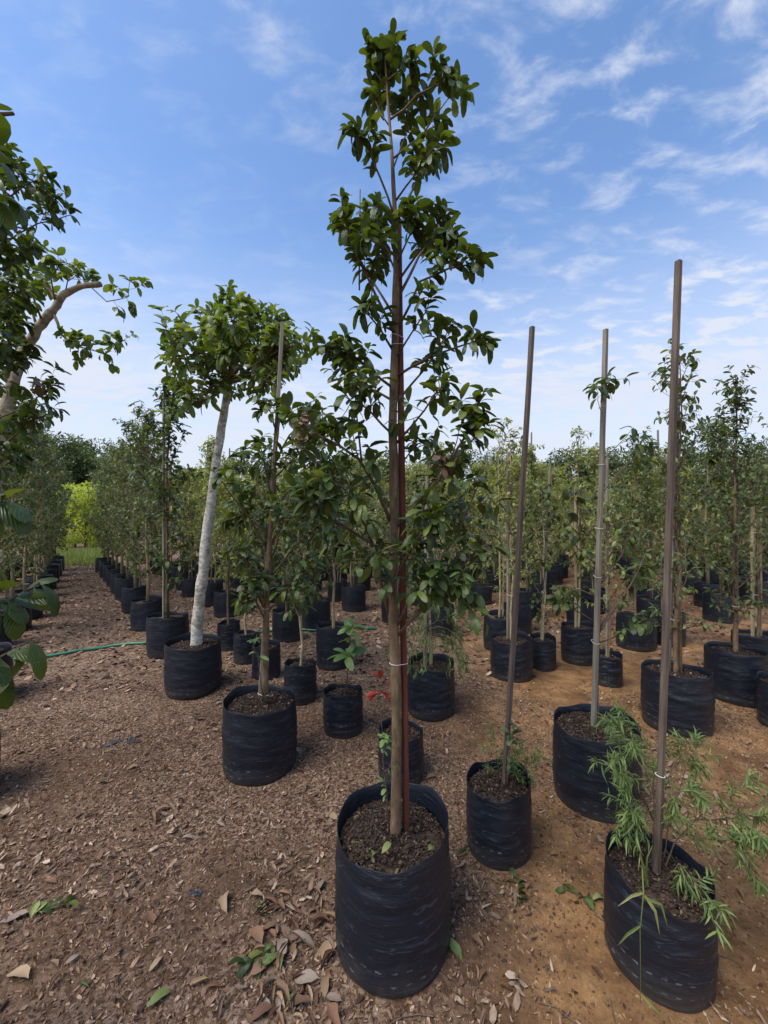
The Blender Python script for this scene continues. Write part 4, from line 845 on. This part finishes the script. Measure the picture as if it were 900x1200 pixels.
dense = [prototype(220+i, H, z0, R, nb, .058, 7, 7, 'dark', 'far', 'stem', .028, 1, stk, own=4, rise=38, top=.35, tl=.14) for i, (H, z0, R, nb, stk) in enumerate(((2.75, .60, .52, 40, None), (2.9, .65, .56, 42, (2.3, .0, .022, 'stem')), (2.6, .58, .54, 38, None)))]
broadp = [prototype(240+i, H, z0, R, nb, .082, 4, 5, 'broad', 'far', 'bark', .017, 1, stk, own=3, rise=45, droop=.25) for i, (H, z0, R, nb, stk) in enumerate(((2.7, .6, .42, 30, (2.6, .0, .022, 'stakegrey')), (2.4, .55, .42, 28, (2.3, .06, .022, 'stakebrown')), (2.85, .55, .38, 32, None)))]
rr = random.Random(77)
def free(x, y, r):
    return all((x-a)**2+(y-b)**2 > (r+c+.03)**2 for a, b, c in used)
def put(pr, px, bottom, label, group, sc=None):
    sc = sc or rr.uniform(.94, 1.06); p = gpos(px, bottom, pr['br']*sc); p.z = gz(p.x, p.y); used.append((p.x, p.y, pr['br']*sc)); return place(pr, p, rr.random()*6.28, sc, label, group)
ORD = ['first', 'second', 'third', 'fourth', 'fifth', 'sixth', 'seventh', 'eighth', 'ninth', 'tenth']; nth = 0
put(broadp[0], 197, 773, 'slender bare-stemmed tree in black bag next along the path to the pale-trunked tree', None, 1.08)
for px, by, i, s in ((173, 739, 0, 1.02), (159, 719, 1, .98), (150, 706, 2, 1.02), (143, 697, 0, .98), (137, 689, 1, .98), (132, 682, 2, 1.0), (127, 677, 0, .98), (122, 672, 1, 1.0)):
    put(dense[i], px, by, ORD[nth]+' dense dark tree along the path beyond the slender bare-stemmed tree', 'trees lining the right side of the path', s); nth += 1
nth = 0
for px, by, i, s in ((-12, 765, 1, .95), (14, 745, 0, 1.0), (30, 728, 2, 1.02), (41, 713, 1, 1.0), (47, 702, 0, 1.02), (52, 693, 2, 1.02), (57, 684, 1, 1.02), (61, 677, 0, 1.03), (65, 670, 2, 1.03)):
    put(dense[i], px, by, ORD[nth]+' dense dark tree along the left side of the path, counted from the hose', 'trees lining the left side of the path', s); nth += 1
for px, by in ((-60, 712), (-35, 700), (-10, 692), (5, 684), (18, 678), (28, 673), (36, 668)):
    put(dense[rr.randrange(3)], px, by, 'dark nursery tree standing in the second row left of the path', 'second row left of the path', 1.05)
# the block of trees right of the path
u = Vector((-.755, 1, 0)).normalized(); v = Vector((u.y, -u.x, 0)); o0 = gpos(197, 773, .2)
grid = []
for j in range(1, 30):
    for i in range(-14, 16):
        p = o0+v*(j*0.95)+u*(i*.92+(.46 if j % 2 else 0)); p += Vector((rr.uniform(-.12, .12), rr.uniform(-.12, .12), 0))
        if p.y < 4.75 or p.y > 13.5 or abs(p.x) > p.y*.957+.6: continue
        px = CX+p.x/p.y*FPX
        if p.y < 6.0 and rr.random() < .25: continue
        if not free(p.x, p.y, .19): continue
        grid.append((p, px))
BL = [['airy pale-green bagged tree with grey stake as tall as its crown', 'airy pale-green bagged tree with two stems and no stake', 'airy pale-green bagged tree with slanting pale cane', 'airy pale-green bagged tree with grey stake poking out above'],
      ['broad-leaved bagged tree with upright grey stake', 'broad-leaved bagged tree with leaning brown stake', 'tall narrow broad-leaved bagged tree without stake'], ['dense dark bagged tree of middle height', 'tallest dense dark bagged tree with pale cane', 'low wide dense dark bagged tree']]
for p, px in grid:
    q = rr.random()
    if px < 300: pr, kd = (airy[rr.randrange(4)], 0) if q < .55 else (broadp[rr.randrange(3)], 1) if q < .8 else (dense[rr.randrange(3)], 2)
    elif px < 700: pr, kd = (airy[rr.randrange(4)], 0) if q < .8 else (broadp[rr.randrange(3)], 1)
    else: pr, kd = (airy[rr.randrange(4)], 0) if q < .35 else (broadp[rr.randrange(3)], 1) if q < .65 else (dense[rr.randrange(3)], 2)
    sc = rr.uniform(.88, 1.06); p.z = gz(p.x, p.y); used.append((p.x, p.y, pr['br']*sc))
    w = [n for n in range(len((airy, broadp, dense)[kd])) if (airy, broadp, dense)[kd][n] is pr][0]
    place(pr, p, rr.random()*6.28, sc, BL[kd][w]+' in the block', BL[kd][w]+'s in the block')

# ------------------------------------------------------------------ trees beyond the rows
def wild(seed, H, R, n, size, mat, z0f=.25):
    pl = Plant(seed); rng = pl.rng; mb = MB(); tw = MB()
    mb.tube(pl.curve((0, 0, -.05), (0, 0, 1), H*.8, 6, 0, .06), taper(.02*H, .006*H, 7), 7)
    for i in range(16):
        f = rng.uniform(z0f, .85); a = rng.random()*6.28; mb.tube(pl.curve((0, 0, H*f*.8), (math.cos(a), math.sin(a), .8), R*.9, 4, .3, .15), taper(.007*H, .002*H, 5), 4, cap=False)
    blobs = []
    for i in range(26):
        a = rng.random()*6.28; f = rng.uniform(z0f, 1); q = R*math.sqrt(rng.random())*math.sqrt(max(.08, 1-abs((f-.55)/.5)**2.2)); blobs.append((Vector((q*math.cos(a), q*math.sin(a), H*f)), R*rng.uniform(.22, .42)))
    for i in range(n):
        c, br = blobs[rng.randrange(len(blobs))]; d = pl.rv().normalized(); p = c+Vector((d.x, d.y, d.z*.75))*br*rng.uniform(.55, 1.05)
        pl.leaf(p, d+Vector((0, 0, -.2))+pl.rv(.5), size*rng.uniform(.6, 1.3), .6)
    pos, R_, sc, var = pl.arrays(); cm = leaf_mesh('crown', 'far', pos, R_, var); cm.materials.append(M[mat]); tm = mb.mesh('trunk'); tm.materials.append(M['bark']); return tm, cm
WD = [wild(301, 4.6, 1.7, 6500, .15, 'dark'), wild(302, 4.2, 1.6, 6500, .14, 'airy'), wild(303, 5.2, 1.9, 6500, .16, 'broad')]
LM = wild(304, 3.0, 1.5, 6000, .13, 'lime', .12)
def wildtree(m, x, y, s, label, group):
    t = thing('tree', label, 'tree', (x, y, gz(x, y)), group); t.rotation_euler.z = rr.random()*6.28; t.scale = (s, s, s)
    link('trunk', m[0], None, t); link('crown', m[1], None, t)['kind'] = 'stuff'
for px, y, s in ((100, 17.5, .85), (88, 19.5, .95), (112, 20, .95)): wildtree(LM, (px-CX)/FPX*y, y, s, 'sunny lime-green tree at the far end of the path', 'lime-green trees at the end of the path')
for px, y, s, i in ((70, 24, 1.2, 0), (95, 27, 1.25, 2), (125, 25, 1.15, 0), (45, 23, 1.2, 2), (15, 22, 1.2, 0), (-20, 21, 1.15, 2), (150, 26, 1.1, 2)): wildtree(WD[i], (px-CX)/FPX*y, y, s, 'dark tall tree behind the lime-green trees at the end of the path', 'tall trees behind the lime-green trees')
for k in range(17):
    px = 180+k*46+rr.uniform(-12, 12); y = 17.5+rr.uniform(-1.2, 2.2); wildtree(WD[k % 3], (px-CX)/FPX*y, y, rr.uniform(.75, .95), 'round-crowned tree in the green wall behind the block of nursery trees', 'trees behind the nursery block')

# ------------------------------------------------------------------ hose, grass, scraps
def hose():
    ch = [(-60, 790), (0, 777), (40, 771), (90, 764), (140, 758), (180, 754), (230, 750), (290, 745), (350, 738), (400, 736), (450, 738)]
    pts = []
    for px, py in ch: p = gpos(px, py); p.z = gz(p.x, p.y)+.017; pts.append(p)
    fine = []
    for i in range(len(pts)-1):
        for f in (0, .2, .4, .6, .8):
            a, b = pts[i], pts[i+1]; q = a.lerp(b, f); q.y += .03*math.sin((i+f)*2.1); q.z = gz(q.x, q.y)+.016; fine.append(q)
    # step round the bags
    for q in fine:
        for x, y, r in used:
            d = Vector((q.x-x, q.y-y, 0))
            if d.length < r+.035: d.normalize(); q.x, q.y = x+d.x*(r+.035), y+d.y*(r+.035)
    mb = MB(); mb.tube(fine, [.0165]*len(fine), 8)
    tag(link('garden_hose', mb.mesh('garden_hose'), M['hose']), 'green rubber hose lying across the leaf-strewn path', 'hose')
hose()
def grass_patch():
    rng = random.Random(3); V = []; T = []; UV = []
    for i in range(6500):
        y = rng.uniform(12.0, 16.5); px = rng.uniform(66, 124); x = (px-CX)/FPX*y; h = rng.uniform(.08, .34)*(1 if y > 13 else .6); a = rng.random()*6.28; l = rng.uniform(.1, .5)*h; w = .011
        b = len(V); z = gz(x, y)-.01; V += [(x-w*math.sin(a), y+w*math.cos(a), z), (x+w*math.sin(a), y-w*math.cos(a), z), (x+l*math.cos(a), y+l*math.sin(a), z+h)]; T.append((b, b+1, b+2)); UV += [(-1, 0), (1, 0), (0, 1)]
    tag(link('grass', np_mesh('grass', V, [np.array(T)], UV), M['grass']), 'rough green grass where the path ends', 'grass', kind='stuff')
grass_patch()
def scrap(px, py, s, seed, label):
    p = gpos(px, py); p.z = gz(p.x, p.y); rng = np.random.RandomState(seed); n = 9; g = np.linspace(-1, 1, n); X, Y = np.meshgrid(g, g)
    Z = .10*(np.sin(X*3+seed)+np.sin(Y*4+X*2))*.5+.09*rng.rand(n, n); Z -= Z.min()-.01; edge = 1-.25*rng.rand(n, n)
    V = np.stack([X*edge*s, Y*edge*s*.5, Z*s], 2).reshape(-1, 3); V2 = V-np.array([0, 0, .002]); I = np.arange(n*n).reshape(n, n); Q = np.stack([I[:-1, :-1].ravel(), I[:-1, 1:].ravel(), I[1:, 1:].ravel(), I[1:, :-1].ravel()], 1)
    o = link('plastic_scrap', np_mesh('plastic_scrap', V, [Q]), M['scrap'], None, p); o.rotation_euler.z = seed; tag(o, label, 'scrap')
scrap(133, 871, .055, 1, 'torn scrap of black plastic film on the path litter beside a second scrap')
scrap(154, 868, .05, 2, 'crumpled dark plastic scrap on the path litter, the longer of two')
scrap(229, 1048, .028, 3, 'tiny black plastic strip on bare brown soil')

# ------------------------------------------------------------------ fallen leaves and litter
def in_bag(x, y, m=0.0):
    k = np.zeros(len(x), bool)
    for a, b, c in used: k |= (x-a)**2+(y-b)**2 < (c+m)**2
    return k
def litter(n, y0, y1, s0, s1, seed, thr, name, label, asp=(.10, .42)):
    rng = np.random.RandomState(seed); Y = np.sqrt(rng.uniform(y0*y0, y1*y1, n)); X = Y*rng.uniform(-1.03, 1.03, n)
    keep = (rng.rand(n) < np.clip(litter_cover(X, Y)*1.25+thr, 0, 1)) & ~in_bag(X, Y, .01); X, Y = X[keep], Y[keep]; m = len(X)
    V, T = chips(m, rng, np.stack([X, Y], 1), ground_z, s0, s1, .006, .45, asp, .5)
    tag(link(name, np_mesh(name, V, [T], smooth=False), M['litter']), label, 'litter', kind='stuff')
litter(140000, .75, 3.6, .005, .026, 1, .06, 'leaf_litter', 'fine crumbled leaf litter on the soil near the staked bags')
litter(5000, .75, 3.6, .015, .046, 2, -.05, 'leaf_litter', 'loose dry broken leaves on the soil near the staked bags')
litter(80000, 3.4, 14, .022, .085, 3, .05, 'leaf_litter', 'dry brown leaf litter covering the path and nursery rows', (.18, .6))
def clumps(n, seed):
    rng = np.random.RandomState(seed); Y = np.sqrt(rng.uniform(.6, 14, n)); X = Y*rng.uniform(-1.03, 1.03, n)
    k = (vnoise(X+50, Y+20, 2.6)*.6+vnoise(X+11, Y+60, 6)*.4 > .63) & ~in_bag(X, Y, .01); X, Y = X[k], Y[k]
    V, T = chips(len(X), rng, np.stack([X, Y], 1), ground_z, .012, .05, .014, .7, (.10, .42), .8)
    tag(link('leaf_litter', np_mesh('leaf_litter', V, [T], smooth=False), M['palelitter']), 'drifts of pale shredded leaves gathered in patches on the soil', 'litter', kind='stuff')
clumps(16000, 9)
def crumbs(n, seed):
    rng = np.random.RandomState(seed); Y = np.sqrt(rng.uniform(.6, 9, n)); X = Y*rng.uniform(-1.0, 1.03, n); k = ~in_bag(X, Y, .01); X, Y = X[k], Y[k]; n = len(X)
    r = .0022*(5.0**(rng.rand(n)**3)); B = np.array([(1, 0, 0), (-.5, .87, 0), (-.5, -.87, 0), (.1, .1, 1.0)])[None]*rng.uniform(.6, 1.3, (n, 4, 3)); a = rng.rand(n)*6.28; c, s_ = np.cos(a)[:, None], np.sin(a)[:, None]
    W = np.stack([B[:, :, 0]*c-B[:, :, 1]*s_, B[:, :, 0]*s_+B[:, :, 1]*c, B[:, :, 2]], 2)*r[:, None, None]; W[:, :, 0] += X[:, None]; W[:, :, 1] += Y[:, None]; W[:, :, 2] += ground_z(X, Y)[:, None]-.0008
    T = (np.array([(0, 1, 3), (1, 2, 3), (2, 0, 3)])[None]+(np.arange(n)*4)[:, None, None]).reshape(-1, 3)
    tag(link('soil_crumbs', np_mesh('soil_crumbs', W.reshape(-1, 3), [T], smooth=False), M['crumb']), 'small crumbs of orange-brown earth over the bare soil', 'soil', kind='stuff')
crumbs(60000, 4)
def twigs():
    rng = random.Random(12); mb = MB()
    for i in range(420):
        y = math.sqrt(rng.uniform(.6, 14)); x = y*rng.uniform(-1, 1)
        if in_bag(np.array([x]), np.array([y]), .02)[0]: continue
        a = rng.random()*6.28; L = rng.uniform(.03, .14); pts = []
        for k in range(4): xx = x+math.cos(a)*L*k/3; yy = y+math.sin(a)*L*k/3; a += rng.gauss(0, .25); pts.append(Vector((xx, yy, gz(xx, yy)+.004+.004*rng.random())))
        r = rng.uniform(.0008, .0022); mb.tube(pts, [r]*4, 4, cap=False)
    tag(link('twigs', mb.mesh('twigs'), M['twig']), 'thin dry twigs scattered over the soil', 'twigs', kind='stuff')
twigs()
def fallen(n, mats, seed, kinds, s0, s1, spots=None):
    rng = random.Random(seed); c = 0; tries = 0
    while c < n and tries < 20000:
        tries += 1
        if spots: px, py, s, mt = spots[c]; p = gpos(px, py); x, y = p.x, p.y
        else:
            y = math.sqrt(rng.uniform(.9, 12)); x = y*rng.uniform(-.98, .98); s = rng.uniform(s0, s1); mt = rng.choice(mats)
            if rng.random() > litter_cover(x, y)+.12: continue
            if in_bag(np.array([x]), np.array([y]), .03)[0]: continue
        lab, grp, mat = FL[mt]
        o = bpy.data.objects.new('fallen_leaf', dryleaf(rng.randrange(6), mat)); C.objects.link(o)
        o.location = (x, y, gz(x, y)+.006); o.scale = (s, s, s); o.rotation_euler = (rng.gauss(0, .16), rng.gauss(0, .16), rng.random()*6.28); tag(o, lab, 'leaf', grp); c += 1
_dl = {}
def dryleaf(v, mat):
    k = (v, mat)
    if k in _dl: return _dl[k]
    rng = random.Random(v*7+1); ts = [0, .08, .22, .4, .6, .8, .93, 1]; ws = [.012, .02, .15, .22, .23, .15, .06, .006]; wid = rng.uniform(.8, 1.25); curl = rng.uniform(.4, 1.9); bend = rng.uniform(-.12, .35); V = []; UV = []
    for t, w in zip(ts, ws):
        w *= wid; sl, sr = rng.uniform(.62, 1.15), rng.uniform(.62, 1.15); zc = bend*math.sin(t*3.0)*.6+rng.uniform(-.015, .015)
        for u_ in (-1, -.5, 0, .5, 1):
            a = u_*curl*(.7+.5*t); x = math.sin(a)/max(curl, .1)*w*1.0; z = zc+(1-math.cos(a))*w/max(curl, .1)*1.1+rng.uniform(-.012, .012)*abs(u_); V.append((x*(sl if u_ < 0 else sr)+.05*math.sin(t*4+v), t-.5+rng.uniform(-.03, .03)*abs(u_), z)); UV.append((u_, t))
    zmin = min(p[2] for p in V); V = [(x, y, z-zmin) for x, y, z in V]
    Q = [(i*5+j, i*5+j+1, i*5+j+6, i*5+j+5) for i in range(7) for j in range(4)]
    me = np_mesh('fallen_leaf', V, [np.array(Q)], UV); me.materials.append(M[mat]); _dl[k] = me; return me
FL = dict(tan=('dry curled tan leaf fallen on the soil', 'tan fallen leaves', 'drytan'), rust=('dry dark brown leaf fallen on the soil', 'brown fallen leaves', 'dryrust'),
          grey=('bleached grey dry leaf fallen on the soil', 'grey fallen leaves', 'drygrey'), green=('fresh green leaf fallen on the soil', 'green fallen leaves', 'fallgreen'))
fallen(200, ['tan', 'tan', 'rust', 'rust', 'rust', 'grey'], 5, None, .03, .068)
_r = random.Random(31); SP = [(300+95*_r.random()**.8*(1 if _ % 3 else .6), 1035+165*_r.random(), _r.uniform(.04, .085), _r.choice(['tan', 'grey', 'rust', 'rust'])) for _ in range(70)]+[(455+75*_r.random(), 880-70*_r.random(), _r.uniform(.05, .08), _r.choice(['tan', 'rust'])) for _ in range(0)]+[(265,1062,.10,'tan'),(318,1062,.09,'rust'),(355,1105,.11,'grey'),(230,1150,.085,'tan'),(98,1158,.05,'green'),(185,1172,.07,'green'),(40,1070,.08,'green'),(50,1068,.07,'green'),(330,1130,.07,'green'),(318,1128,.08,'green'),(345,1175,.06,'green'),(540,1005,.07,'green'),(548,1000,.06,'green'),(535,1120,.07,'green'),(560,1110,.06,'tan'),(620,1048,.04,'tan'),
      (700,1060,.06,'green'),(690,1068,.06,'green'),(308,1070,.07,'green'),(180,958,.10,'tan'),(165,965,.09,'tan'),(190,950,.08,'rust'),(380,1120,.1,'tan'),(330,1170,.1,'tan'),(360,1150,.09,'grey'),(300,1100,.09,'rust'),(375,1085,.08,'tan'),(345,1070,.08,'rust'),(260,1180,.07,'grey'),(20,1150,.09,'tan'),(15,1080,.1,'grey')]
fallen(len(SP), None, 6, None, 0, 0, SP)
def sprig(px, py, seed, label, n=9, s=.06):
    p = gpos(px, py); p.z = gz(p.x, p.y)+.006; t = thing('fallen_sprig', label, 'sprig', p); pl = Plant(seed); a = seed*1.3
    d = Vector((math.cos(a), math.sin(a), .12)); pts = [d*(.02*i) for i in range(6)]; mb = MB(); mb.tube(pts, taper(.0025, .001, 6), 5); pl.branches.append(mb)
    for i in range(n): b = a+pl.rng.uniform(-1.1, 1.1); pl.leaf(pts[min(5, i*6//n)]+Vector((0, 0, .004)), (math.cos(b), math.sin(b), pl.rng.uniform(.05, .35)), s*pl.rng.uniform(.7, 1.1), .3)
    finish(t, pl, 'broad', 'broad', 30)
sprig(608, 1068, 1, 'dark green leaf sprig fallen on soil near the small staked bag'); sprig(322, 1110, 3, 'fallen green sprig among dry leaves beside the large bag', 10); sprig(697, 1066, 2, 'fallen green sprig beside the bag with feathery branches', 7, .05); sprig(45, 1072, 5, 'fallen green sprig lying on bare brown soil of the path', 7, .06)
